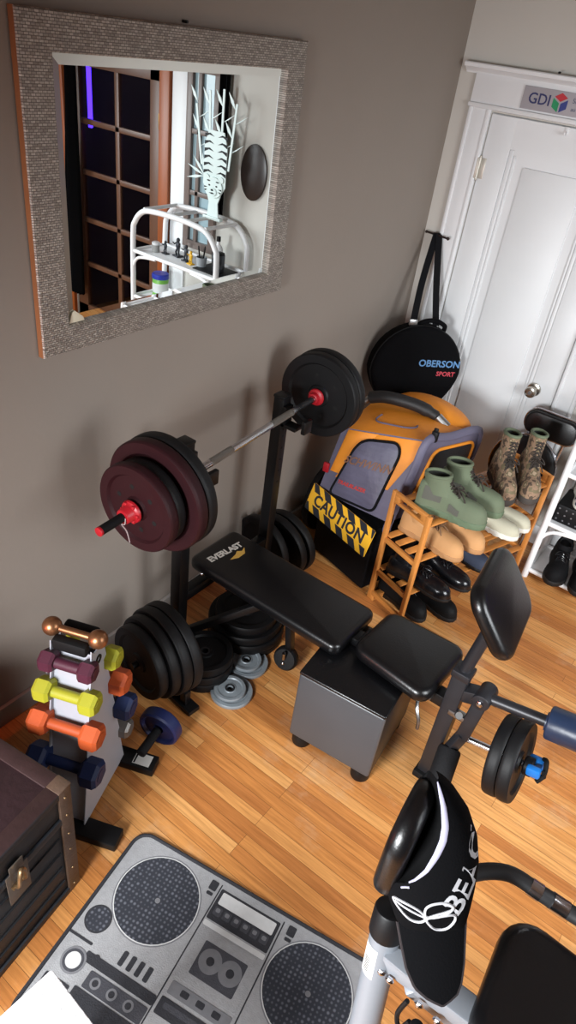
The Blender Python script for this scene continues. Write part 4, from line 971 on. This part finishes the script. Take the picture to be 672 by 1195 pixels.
# ---- upright plates on a plate stand
ps = thing('plate_stand', 'low black plate stand holding a row of upright black plates', 'plate stand', (.33, -2.12, 0))
m = MB(); m.beam((.20, -2.105, .012), (.485, -2.135, .012), .055, .022, .004); part('foot_bar', m, blackm, ps, True)
m = MB(); m.beam((.43, -2.13, .02), (.43, -2.13, .085), .03, .03, .003); m.cyl((.43, -2.13, .085), (.43, -2.13, .095), .012, seg=6); part('end_post', m, blackm, ps, True)
va = Vector((.287, -2.235, .215)); vd = Vector((.16, 1, 0)).normalized()
m = MB(); m.cyl(va - vd * .03, va + vd * .2, .013, seg=18); m.beam(va + vd * .19, (va + vd * .19).xy.to_3d() + Vector((0, 0, .02)), .03, .03, .003); part('peg', m, blackm, ps, True)
gv = 'upright plates on the stand'
for k, (nm, r) in enumerate((('nearest', .150), ('second', .168), ('third', .180), ('farthest', .183))):
    plate('weight_plate', nm + ' upright black plate on the low stand beside the dumbbell rack', va + vd * (.01 + .044 * k), vd, r, .041, platem, .0145, gv)
# ---- plates leaning behind the far upright
gb = 'upright plates behind the far bench upright'
plate('weight_plate', 'upright black plate leaning by the wall left of the far upright', (.135, -1.300, .163), (.15, 1, .08), .163, .04, platem, .014, gb)
plate('weight_plate', 'upright black plate right of the far upright, front of two', (.185, -1.235, .166), (.1, 1, .12), .165, .04, platem, .014, gb)
plate('weight_plate', 'upright black plate right of the far upright, back of two', (.195, -1.180, .166), (.1, 1, .12), .165, .04, platem, .014, gb)
# ---- ab wheel
aw = thing('ab_wheel', 'blue ab wheel with black handles on the floor by the upright plates', 'ab wheel', (.43, -2.25, 0))
wc = Vector((.475, -2.305, .082)); wa = Vector((.22, -.95, -.06)).normalized()
m = MB(); M = frame(wc, wa); m.lathe([(.02, -.024), (.06, -.024), (.072, -.024), (.079, -.018), (.080, 0), (.079, .018), (.072, .024), (.066, .022), (.060, .012), (.03, .012), (.02, .016), (.02, -.024)], M, 40); part('wheel', m, pm('ab_wheel_blue', (22, 34, 80), .45), aw, True)
for s_ in (-1, 1):
    m = MB(); m.cyl(wc + wa * s_ * .02, wc + wa * s_ * (.13 if s_ > 0 else .045), .016, .018, seg=18, bev=.004); part('handle', m, pm('black_foam', (24, 24, 26), .8, spec=.2), aw, True)

# ================================================================ DUMBBELL RACK
yawD = R(22); DU = Vector((math.cos(yawD), math.sin(yawD), 0)); DV = Vector((-math.sin(yawD), math.cos(yawD), 0))
dr = thing('dumbbell_rack', 'white A-frame dumbbell rack with black feet beside the trunk', 'dumbbell rack', (.435, -2.605, 0), yawD)
greyw = pm('pale_grey_painted_steel', (160, 162, 170), .4)
HT = .725
def vface(z): return .03 + .115 * (1 - z / HT)
fr_z = [.655, .55, .43, .285]; bk_z = [.60, .475, .335, .185]
for sx in (-.062, .062):
    m = MB(frame((sx, 0, 0), (1, 0, 0), (0, 1, 0)))      # local x -> v, y -> z
    fr = [(-vface(0) , .025)]
    P = [(-vface(.03), .03)]
    def notches(sgn, zs):
        out = []
        for z in sorted(zs):
            v = vface(z); out += [(sgn * (v + .004), z - .034), (sgn * (v + .026), z - .03), (sgn * (v + .028), z - .008), (sgn * (v + .006), z - .022), (sgn * (v - .012), z - .006), (sgn * (v - .012), z + .018), (sgn * (v - .002), z + .03)]
        return out
    lft = notches(-1, fr_z); rgt = notches(1, bk_z)
    poly = [(vface(.03), .03)] + rgt + [(.034, HT), (.02, HT - .02), (-.02, HT - .02), (-.034, HT)] + lft[::-1] + [(-vface(.03), .03)]
    m.prism(poly, -.0018, .0018); part('side_panel', m, greyw, dr)
for sgn in (-1, 1):
    m = MB()
    a, b = Vector((0, sgn * (vface(.03) - .012), .03)), Vector((0, sgn * .018, HT - .03)); d = b - a
    m.box((0, 0, 0), (.122, .003, d.length), 0, frame((a + b) / 2, d, (1, 0, 0))); part('face_web', m, greyw, dr)
for sgn, off_ in ((-1, .05), (1, .05)):
    m = MB(); m.box((off_, sgn * .142, .018), (.27, .065, .034), .004); f_ = part('base_foot', m, blackp, dr)
    if sgn > 0:
        m = MB(); m.box((off_ + .085, sgn * .142, .0357), (.062, .045, .001)); lb = part('sticker', m, pm('sticker_white', (206, 204, 200), .5), f_)
        m = MB(); m.box((off_ + .060, sgn * .142, .0364), (.006, .04, .0006)); part('sticker_bar', m, blackp, lb)
for sy in (-1, 1):
    m = MB(); m.box((0, sy * .032, HT + .0), (.105, .03, .04), .008); part('top_cushion', m, blackr, dr)
m = MB(); m.lathe([(.008, 0), (.015, 0), (.015, .0035), (.008, .0035), (.008, 0)], frame((.0635, .0, HT - .06), (1, 0, 0)), 18); part('hole_ring', m, blackp, dr)
RM = TR((.435, -2.605, 0), yawD)
def hexhead(m, x, r, th, sgn):
    prof = [(r * .80, 0), (r, th * .18), (r, th * .82), (r * .80, th)]
    M = frame((x, 0, 0), (sgn, 0, 0), (0, 1, 0)) @ Matrix.Rotation(R(0), 4, 'Z')
    rg = [[Vector((rr_ * math.cos(PI / 3 * i + PI / 6), rr_ * math.sin(PI / 3 * i + PI / 6), z)) for i in range(6)] for rr_, z in prof]
    m.loft(rg, M)
def dumbbell(label, v, z, L, r, th, mat, rh=.016, kind='hex', du=0, tilt=0):
    p = RM @ Vector((du, v, z))
    t = thing('dumbbell', label, 'dumbbell', tuple(p), yawD, 'dumbbells on the rack')
    m = MB(); m.cyl((-L / 2, 0, 0), (L / 2, 0, 0), rh, seg=18); hd = part('handle', m, mat, t)
    for s_ in (-1, 1):
        m = MB()
        if kind == 'hex': hexhead(m, s_ * (L / 2 - th), r, th, s_)
        elif kind == 'ball': m.ball((s_ * (L / 2 - r * .8), 0, 0), r)
        else: m.cyl((s_ * (L / 2 - th), 0, 0), (s_ * L / 2, 0, 0), r, seg=24, bev=.006)
        h = part('head', m, mat, t, ang=20 if kind == 'hex' else 38)
        m = MB(); m.cyl((s_ * (L / 2 - .0005), 0, 0), (s_ * (L / 2 + .0008), 0, 0), r * .45, seg=20); m.lathe([(r * .40, 0), (r * .46, 0), (r * .46, .0015), (r * .40, .0015)], frame((s_ * (L / 2), 0, 0), (s_, 0, 0)), 20)
        if kind == 'hex': part('weight_mark', m, mat, h)
        else: m.bm.free()
def vinyl(n, c): return pm('vinyl_' + n, c, .55, spec=.3, bump=(160, .12))
bz = pm('worn_bronze', (150, 104, 72), .35, metal=.85, var=(40, .35)); mar = vinyl('maroon', (70, 28, 44)); yl = vinyl('yellow', (152, 150, 38)); og = vinyl('orange', (178, 78, 38)); nv = vinyl('navy', (24, 38, 76))
dumbbell('worn bronze ball-ended dumbbell lying on top of the rack', -.006, .752, .185, .028, .05, bz, .011, 'ball')
dumbbell('dark maroon dumbbell on the front of the rack below the bronze one', -vface(.655) - .012, .665, .165, .034, .045, mar, .017, 'hex')
dumbbell('lime yellow dumbbell on the front of the rack between maroon and orange', -vface(.55) - .014, .56, .195, .038, .052, yl, .017)
dumbbell('large orange dumbbell on the front of the rack above the trunk', -vface(.43) - .016, .44, .225, .043, .058, og, .017)
dumbbell('navy blue dumbbell low on the front of the rack behind the trunk', -vface(.285) - .016, .295, .235, .046, .06, nv, .017)
dumbbell('yellow dumbbell on the back of the rack facing the upright plates', vface(.60) + .014, .61, .195, .038, .052, yl, .017)
dumbbell('orange dumbbell on the back of the rack below the yellow one', vface(.475) + .016, .485, .225, .043, .058, og, .017)
dumbbell('navy blue dumbbell on the back of the rack below the orange one', vface(.335) + .018, .345, .235, .046, .06, nv, .017)
dumbbell('small grey dumbbell lowest on the back of the rack', vface(.185) + .018, .195, .19, .034, .05, pm('grey_iron', (120, 116, 112), .45, metal=.5), .014)

# ================================================================ OTTOMAN BOX
ot = thing('storage_box', 'black box stool with grey front panel and feet under the bench seat', 'stool', (.975, -1.80, 0), R(6))
m = MB(); m.box((0, .008, .215), (.33, .335, .315), .008); part('box_body', m, pm('black_laminate', (24, 24, 26), .45), ot)
m = MB(); m.box((0, -.17, .217), (.33, .02, .322), .009, seg=4); part('front_panel', m, pm('graphite_laminate', (70, 72, 76), .38, metal=.1), ot, label='graphite grey front panel')
m = MB(); m.box((0, .0, .382), (.334, .36, .016), .007, seg=3); part('top_panel', m, blackv, ot)
for sx in (-1, 1):
    for sy in (-1, 1):
        m = MB(); m.cyl((sx * .125, sy * .14, 0), (sx * .125, sy * .14, .065), .036, .038, seg=26, bev=.005); part('foot', m, blackp, ot)

# ================================================================ TRUNK
leather = pm('oxblood_leather', (46, 27, 31), .55, var=(14, .35), bump=(50, .4)); slate = pm('blue_grey_painted_wood', (42, 46, 52), .55, var=(16, .4, (1, .12, 1)), bump=(50, .3))
edgem = pm('aged_brown_edging', (84, 66, 54), .5, var=(30, .4), bump=(80, .4)); brassm = pm('aged_brass', (146, 120, 88), .35, metal=.8)
tk = thing('steamer_trunk', 'old dark steamer trunk with brown edging and metal latch beside the left wall', 'trunk', (.655, -2.825, 0), R(8.5))
TW, TD, THt = .58, .72, .50        # along -x, along -y
m = MB(); m.box((-TW / 2, -TD / 2, .19), (TW - .01, TD - .01, .38), .004); tb = part('trunk_body', m, slate, tk)
m = MB(); m.box((-TW / 2, -TD / 2, .44), (TW - .008, TD - .008, .108), .006); part('lid_side', m, slate, tk)
m = MB(); m.box((-TW / 2, -TD / 2, .495), (TW - .07, TD - .07, .008), .003); part('lid_top', m, leather, tk)
m = MB()
for z in (.012, .375, .49):
    hgt_ = .026 if z != .49 else .024
    m.box((-.0, -TD / 2, z), (.008, TD, hgt_), .002); m.box((-TW / 2, 0, z), (TW, .008, hgt_), .002); m.box((-TW, -TD / 2, z), (.008, TD, hgt_), .002); m.box((-TW / 2, -TD, z), (TW, .008, hgt_), .002)
part('edge_strip', m, slate, tk)
m = MB()
for (a, b) in (((-.02, -TD / 2), (.046, TD)), ((-TW + .02, -TD / 2), (.046, TD)), ((-TW / 2, -.02), (TW, .046)), ((-TW / 2, -TD + .02), (TW, .046))):
    m.box((a[0], a[1], .4995), (b[0], b[1], .008), .003)
part('top_edging', m, pm('oxblood_edging', (52, 34, 34), .5, var=(20, .3), bump=(60, .3)), tk)
for (x, y) in ((0, 0), (-TW, 0), (0, -TD), (-TW, -TD)):
    s1 = -1 if x == 0 else 1; s2 = -1 if y == 0 else 1
    m = MB(); m.box((x + s1 * .0, y + s2 * .02, .25), (.010, .042, .5), .003); m.box((x + s1 * .02, y, .25), (.042, .010, .5), .003); m.box((x + s1 * .018, y + s2 * .018, .502), (.046, .046, .007), .003)
    cp = part('corner_edging', m, edgem, tk)
    m = MB()
    for z in (.03, .12, .22, .30, .39, .47): m.ball((x - s1 * .005, y + s2 * .022, z), .004)
    part('rivet', m, brassm, cp)
m = MB(); m.box((.006, -.20, .335), (.004, .07, .13), .002); m.box((.007, -.20, .41), (.004, .045, .04), .002); lt = part('latch_plate', m, pm('latch_tin', (104, 96, 88), .45, metal=.5), tk)
m = MB(); m.tube(smooth([(.012, -.215, .345), (.026, -.215, .36), (.03, -.212, .395), (.024, -.20, .412), (.024, -.19, .395), (.022, -.188, .36), (.012, -.19, .345)], 5), .006, 8); m.cyl((.012, -.225, .345), (.012, -.178, .345), .006, seg=12); part('latch_hasp', m, brassm, lt)
# wood-grain grooves on the long face
m = MB()
for k in range(4): m.box((-.0025, -TD / 2, .08 + k * .075), (.0052, TD - .1, .0014), 0)
part('plank_groove', m, pm('groove_dark', (24, 26, 30), .8), tb)

# ================================================================ BOOMBOX RUG
ry = R(10.5)
rg_ = thing('boombox_rug', 'grey door mat printed with a boombox radio cassette player', 'rug', (.682, -2.592, 0), ry)
RLn, RWd = .85, .60
gcl = pm('rug_grey', (150, 150, 152), .95, var=(60, .18), bump=(250, .4)); gdk = pm('rug_charcoal', (64, 64, 70), .95, var=(80, .25), bump=(250, .4)); gbk = pm('rug_black', (44, 44, 49), .95, var=(80, .3), bump=(250, .4)); gmd = pm('rug_mid_grey', (112, 112, 116), .95, var=(60, .2)); gwh = pm('rug_white', (196, 196, 196), .95, var=(60, .1))
def speaker_mat():
    m = pm('rug_speaker_mesh', (70, 72, 80), .95); nt = m.node_tree; b = nt.nodes['Principled BSDF']; tc = nt.nodes.new('ShaderNodeTexCoord'); v = nt.nodes.new('ShaderNodeTexVoronoi'); v.inputs['Scale'].default_value = 75; v.inputs['Randomness'].default_value = .15
    nt.links.new(tc.outputs['Object'], v.inputs['Vector']); rp = nt.nodes.new('ShaderNodeValToRGB'); e = rp.color_ramp.elements; e[0].position = .25; e[0].color = lin((108, 110, 120)); e[1].position = .5; e[1].color = lin((42, 44, 52))
    nt.links.new(v.outputs['Distance'], rp.inputs[0]); nt.links.new(rp.outputs['Color'], b.inputs['Base Color']); return m
spm = speaker_mat()
m = MB(TR((RLn / 2, -RWd / 2, 0)))
X = lambda a: a - RLn / 2
Y = lambda a: RWd / 2 - a          # distance from the top (far) edge
m.prism(rrect(RLn, RWd, .05), 0, .005)
Zc = [.005]
def decal(poly, mi, dz=.0003):
    Zc[0] += .00002
    m.prism(poly, .0048, .005 + dz + (Zc[0] - .005), mi=mi)
def rect(x0, x1, a0, a1, mi, dz=.0003, r=.004): decal(rrect(x1 - x0, a1 - a0, min(r, (x1 - x0) / 2.1, (a1 - a0) / 2.1), 3, X((x0 + x1) / 2), Y((a0 + a1) / 2)), mi, dz)
def disc(x, a, r, mi, dz=.0003): decal(circle(r, 40, X(x), Y(a)), mi, dz)
for x in (.17, .676):
    disc(x, .155, .134, 3, .0003); disc(x, .155, .130, 4, .0005); disc(x, .155, .127, 5, .0007); disc(x + .004, .158, .008, 3, .0009)
disc(.055, .285, .04, 2, .0004); disc(.055, .285, .034, 5, .0006)
# cassette centre
rect(.318, .322, .02, .60, 2); rect(.535, .539, .02, .60, 2)
rect(.325, .53, .03, .125, 2, .0003); rect(.335, .52, .037, .075, 4, .0005)
for k in range(6): rect(.335 + k * .0315, .36 + k * .0315, .082, .108, 1, .0005); rect(.340 + k * .0315, .354 + k * .0315, .086, .098, 3, .0007)
rect(.325, .53, .13, .145, 4, .0003)
rect(.335, .525, .15, .30, 0, .0004); rect(.36, .50, .178, .275, 1, .0006); disc(.40, .222, .034, 3, .0008); disc(.465, .222, .034, 3, .0008); disc(.40, .222, .012, 2, .001); disc(.465, .222, .012, 2, .001)
rect(.335, .525, .31, .345, 3, .0004); 
for k in range(3): rect(.37 + k * .05, .395 + k * .05, .318, .335, 2, .0006)
rect(.33, .53, .355, .40, 2, .0004); rect(.345, .45, .365, .38, 1, .0006)
for x in (.285, .555): rect(x, x + .025, .02, .05, 2, .0004); rect(x + .002, x + .023, .056, .066, 2, .0004)
# left lower dials
for k in range(4): rect(.175 + k * .028, .19 + k * .028, .315, .355, 2, .0004)
rect(.0, .085, .345, .352, 2); rect(.085, .318, .365, .392, 2, .0003)
disc(.065, .405, .036, 3, .0004); disc(.065, .405, .03, 1, .0006); disc(.065, .405, .022, 4, .0008); disc(.118, .37, .009, 2, .0004)
rect(.125, .315, .40, .445, 1, .0003)
for k in range(3): disc(.155 + k * .055, .422, .015, 3, .0006); disc(.155 + k * .055, .422, .009, 2, .0008)
rect(.11, .318, .45, .585, 2, .0003); rect(.02, .1, .46, .585, 2, .0003); rect(.55, .83, .33, .58, 2, .0003); rect(.57, .81, .36, .42, 3, .0005)
part('mat_face', m, [gcl, gdk, gbk, gmd, gwh, spm], rg_)
m = MB(TR((RLn / 2, -RWd / 2, 0))); m.tube([Vector((x, y, .005)) for x, y in rrect(RLn, RWd, .05, 8)], (.006, .006) and .006, 8, closed=True); part('bound_edge', m, gbk, rg_)

# ================================================================ WHITE TABLE CORNER (near)
tbm = pm('white_pebbled_board', (232, 233, 236), .6, bump=(160, .5), var=(220, .14))
wt = thing('side_table', 'low table with white pebbled top in the near foreground by the rug', 'table', (.977, -3.127, 0), R(-4))
m = MB(); m.box((.20, -.17, .485), (.40, .34, .03), .004); part('table_top', m, tbm, wt)
for x in (.03, .37):
    for y in (-.03, -.31):
        m = MB(); m.box((x, y, .235), (.03, .03, .47), .003); part('leg', m, whitem, wt)

# ================================================================ EXERCISE BIKE (near right)
bk = thing('exercise_bike', 'grey folding exercise bike with black seat and backrest in the right foreground', 'exercise bike', (1.7, -2.72, 0))
greym = pm('silver_grey_paint', (128, 133, 140), .4, metal=.25)
ta, tb_ = Vector((1.515, -2.725, .80)), Vector((1.652, -2.95, .02))
m = MB(); m.cyl(tb_, ta, .031, seg=26); part('rear_leg', m, greym, bk, True)
m = MB(); m.cyl(ta - (ta - tb_).normalized() * .03, ta + (ta - tb_).normalized() * .035, .035, .033, seg=26, bev=.006); part('end_cap', m, blackp, bk, True)
td = (ta - tb_).normalized()
m = MB(); Mst = frame(ta - td * .085, td, (-.3, -.6, 0))
rgs = [[Vector((.0316 * math.cos(a), .0316 * math.sin(a), z)) for a in [R(-32 + 64 * k / 8) for k in range(9)]] for z in (-.035, .035)]
m.loft(rgs, Mst, cap=(False, False), closed=False); part('sticker', m, pm('sticker_white', (206, 204, 200), .5), bk, True)
m = MB()
for k in range(7): 
    m.loft([[Vector((.0319 * math.cos(a), .0319 * math.sin(a), z)) for a in [R(-16 + 26 * q / 4) for q in range(5)]] for z in (-.025 + k * .005, -.0225 + k * .005)], Mst, cap=(False, False), closed=False)
part('barcode', m, blackp, bk, True)
m = MB(); m.beam((1.52, -2.742, .735), (2.05, -2.70, .70), .055, .045, .005); sb = part('seat_beam', m, greym, bk, True)
m = MB(); m.box((1.575, -2.742, .762), (.075, .055, .008), .002, TR((0, 0, 0))); part('bracket_plate', m, greym, bk, True)
for p in ((1.545, -2.772, .72), (1.565, -2.772, .716), (1.63, -2.77, .712), (1.67, -2.77, .708)):
    m = MB(); m.lathe([(0, 0), (.009, 0), (.009, .004), (.005, .008), (0, .009)], frame(p, (0, -1, .15)), 6); part('bolt', m, chrome, bk, True)
m = MB(); m.tube(smooth([(1.61, -2.775, .70), (1.605, -2.785, .65), (1.62, -2.79, .62), (1.63, -2.785, .66)], 5), .005, 8); m.cyl((1.645, -2.785, .67), (1.65, -2.80, .60), .014, seg=14, bev=.003); part('adjuster', m, blackp, bk, True)
m = MB(); m.beam((1.60, -2.745, .72), (1.97, -2.40, .02), .045, .045, .005); part('cross_leg', m, greym, bk, True)
# floor stabilisers
m = MB(); m.cyl((1.50, -2.985, .037), (1.83, -2.90, .037), .03, seg=22, bev=.004); m.cyl((1.83, -2.45, .03), (2.12, -2.36, .03), .03, seg=22, bev=.004); part('floor_bar', m, greym, bk, True)
m = MB(); ss = [(x, y * (1.0 - .25 * (x + .17) / .36)) for x, y in rrect(.36, .30, .075)]
pad(m, ss, .065, TR((1.885, -2.665, .745), R(4)), .028); part('saddle', m, blackv, bk, True)
m = MB(); m.cyl((1.88, -2.69, .70), (1.88, -2.68, .75), .022, seg=18); part('seat_post', m, greym, bk, True)
MBk = frame((1.458, -2.69, 1.02), (1, .10, .0), (0, 1, 0))
m = MB(); pad(m, rrect(.18, .24, .08), .045, MBk, .02); part('backrest', m, blackv, bk, True)
m = MB(); m.tube(smooth([(1.475, -2.665, 1.0), (1.495, -2.672, .92), (1.53, -2.70, .80), (1.56, -2.742, .735)], 6), .017, 12); part('backrest_stem', m, blackm, bk, True)
m = MB(); hpts = smooth([(1.56, -2.62, .80), (1.60, -2.555, .835), (1.66, -2.51, .85), (1.73, -2.50, .845), (1.80, -2.49, .835), (1.92, -2.49, .85)], 6); m.tube(hpts, .0165, 14); part('side_handle', m, pm('black_foam_grip', (26, 26, 28), .55), bk, True)
for (i0, i1) in ((16, 19), (20, 24)):
    m = MB(); m.tube(hpts[i0:i1], .0180, 14); part('pulse_sensor', m, chrome, bk, True)
m = MB(); m.tube(smooth([(1.54, -2.742, .73), (1.55, -2.68, .77), (1.56, -2.62, .80)], 5), .016, 12); part('handle_stem', m, blackm, bk, True)

# ---- cap hung over the backrest
cp_ = thing('baseball_cap', 'black cap with white lettering and doodle hung over the bike backrest', 'cap', (1.54, -2.70, .90))
capc = pm('black_cap_cloth', (11, 11, 13), .92, spec=.06, bump=(260, .25)); capw = pm('cap_white_print', (178, 178, 182), .8); piping = pm('cap_lilac_white_piping', (176, 174, 198), .7)
CC = Vector((1.5235, -2.6787, 1.0300)); CRv = Vector((.79215917, .59860125, .11899742)); CDv = Vector((.42422796, -.3998877, -.81247798)); CFv = Vector((-.43876473, .69409392, -.57071809))
# the crown leans back on the pad: rows run down its height (t), columns across it (s), in millimetre-like units of 1/570 m
UN = .00156
def lerp1(t, tab):
    if t <= tab[0][0]: return tab[0][1]
    for (a, x), (b, y) in zip(tab, tab[1:]):
        if t <= b: return x + (y - x) * (t - a) / (b - a)
    return tab[-1][1]
RS = [(-86, 4), (-80, 14), (-70, 24), (-45, 41), (-15, 51), (15, 53), (45, 49), (70, 44), (92, 39)]
LS_ = [(-86, -2), (-80, -10), (-60, -23), (-40, -35), (-10, -50), (20, -54), (40, -54), (60, -50), (80, -43), (92, -38)]
OP = [(-86, 0), (-60, 5), (-40, 6), (-25, 3), (-10, -4), (8, -15), (20, -27), (28, -38), (33, -50), (40, -54), (60, -50), (80, -43), (92, -38)]
def crown_pt(x, t, k=1.0):
    r_, l_ = lerp1(t, RS), lerp1(t, LS_); c = (r_ + l_) / 2; h = (r_ - l_) / 2 * 1.01
    f = max(0.0, 1 - min(1, abs((x - c) / h)) ** 2.2) ** .5
    d = (48 * max(0.0, 1 - (abs(t + 5) / 104) ** 2.2) ** .5) * f
    return CC + (CRv * (c + (x - c)) + CDv * t - CFv * (d * k)) * UN
rgs = []
for i in range(45):
    t = -85.5 + 177 * i / 44; l_, r_ = lerp1(t, OP), lerp1(t, RS)
    rgs.append([(l_ + (r_ - l_) * (.5 - .5 * math.cos(PI * j / 28)), t) for j in range(29)])
m = MB(); m.loft([[crown_pt(x, t) for x, t in r] for r in rgs], cap=(False, False), closed=False)
m.loft([[crown_pt(x, t) + CFv * .004 for x, t in r] for r in rgs], cap=(False, False), closed=False)
crown = part('crown', m, capc, cp_, True, ang=60)
# inner lining band that shows in the opening, hugging the pad
m = MB(); rgi = []
for i in range(26):
    t = -84 + 126 * i / 25; l_, o_ = lerp1(t, LS_), lerp1(t, OP)
    a_ = CC + (CRv * (l_ + 1) + CDv * t) * UN; b_ = crown_pt(o_ + 1.5, t) + CFv * .004
    rgi.append([a_.lerp(b_, j / 8) + CFv * (.018 * math.sin(PI * j / 8)) for j in range(9)])
m.loft(rgi, cap=(False, False), closed=False); part('sweat_band', m, pm('cap_lining', (9, 9, 10), .7, spec=.1), crown, True)
tt = [-84 + 108 * k / 26 for k in range(27)]
m = MB(); m.tube([crown_pt(lerp1(t, OP), t) - CFv * .001 for t in tt], [(.0012 + .0052 * abs(math.sin(PI * k / 26)) ** .8, .0022) for k in range(27)], 8, flat=CRv); part('piping', m, piping, crown, True)
m = MB(); m.tube([crown_pt(x, t) - CFv * .001 for x, t in ((-40, 33), (-36, 31), (-32, 30))], .0018, 6); part('piping', m, piping, crown, True)
def proj(x, t, lift=.0012): return crown_pt(min(x, lerp1(t, RS) - .3), t) - CFv * lift
td_ = Vector((.44, -.90)); tu_ = Vector((-.90, -.44))     # lettering runs up the right side of the crown
def capwarp(x0, t0, bend=0.0):
    def f(co):
        a, b = co.x / UN, co.y / UN
        d = Vector((.60, -.80)).lerp(Vector((.20, -.98)), min(1, a / 110)).normalized(); u = Vector((d.y, -d.x))
        e = Vector((.60, -.80)).lerp(Vector((.40, -.91)), min(1, a / 110)).normalized()
        return proj(x0 + e.x * a + u.x * b, t0 + e.y * a + u.y * b)
    return f
m = MB(); m.text('BEACH', .060, None, depth=.0, bold=.0012, shear=.15, align='LEFT', warp=capwarp(12, 60), space=.92); part('lettering', m, capw, crown, True)
def loop(m, pts):
    P = smooth(pts, 5, closed=True); m.tube([proj(x, t) for x, t in P], .0023, 6, closed=True)
DX = -16
for nm, pts in (('a', [(2, 62), (2, 52), (10, 46), (24, 45), (32, 52), (24, 60), (10, 64)]), ('b', [(4, 66), (20, 62), (33, 62), (36, 70), (28, 82), (16, 83), (8, 76)]), ('c', [(2, 66), (-4, 57), (-18, 51), (-31, 51), (-22, 64), (-12, 72), (-2, 72)])):
    m = MB(); loop(m, [(x + DX, t) for x, t in pts])
    if nm == 'c': m.tube([proj(x + DX, t) for x, t in smooth([(0, 64), (-10, 60), (-29, 53)], 4)], .0020, 6)
    if nm == 'b': m.tube([proj(x + DX, t) for x, t in smooth([(2, 66), (14, 60), (30, 55)], 4)], .0020, 6)
    part('doodle', m, capw, crown, True)
# visor hanging below the crown
VL = [(86, -40), (110, -36), (135, -31), (155, -22), (166, -8), (174, 8)]; VR = [(86, 40), (110, 38), (135, 36), (155, 32), (166, 26), (174, 10)]
rgs = []
for i in range(21):
    t = 86 + 88 * i / 20; l_, r_ = lerp1(t, VL), lerp1(t, VR); q = (t - 86) / 88
    row = []
    for j in range(17):
        x = l_ + (r_ - l_) * j / 16; s_ = (x + 8) / 40
        row.append(CC + (CRv * x + CDv * t - CFv * (14 - 9 * s_ * s_ + 8 * q)) * UN)
    rgs.append(row)
m = MB(); m.loft(rgs, cap=(False, False), closed=False); m.loft([[p + CFv * .005 for p in r] for r in rgs], cap=(False, False), closed=False)
part('visor', m, capc, cp_, True, ang=60)
m = MB(); P = [r[0] for r in rgs] + [r[-1] for r in rgs[::-1]]; m.tube([p + CFv * .0025 for p in P], .0032, 6); part('visor_edge', m, pm('visor_binding', (30, 22, 24), .8), cp_, True)
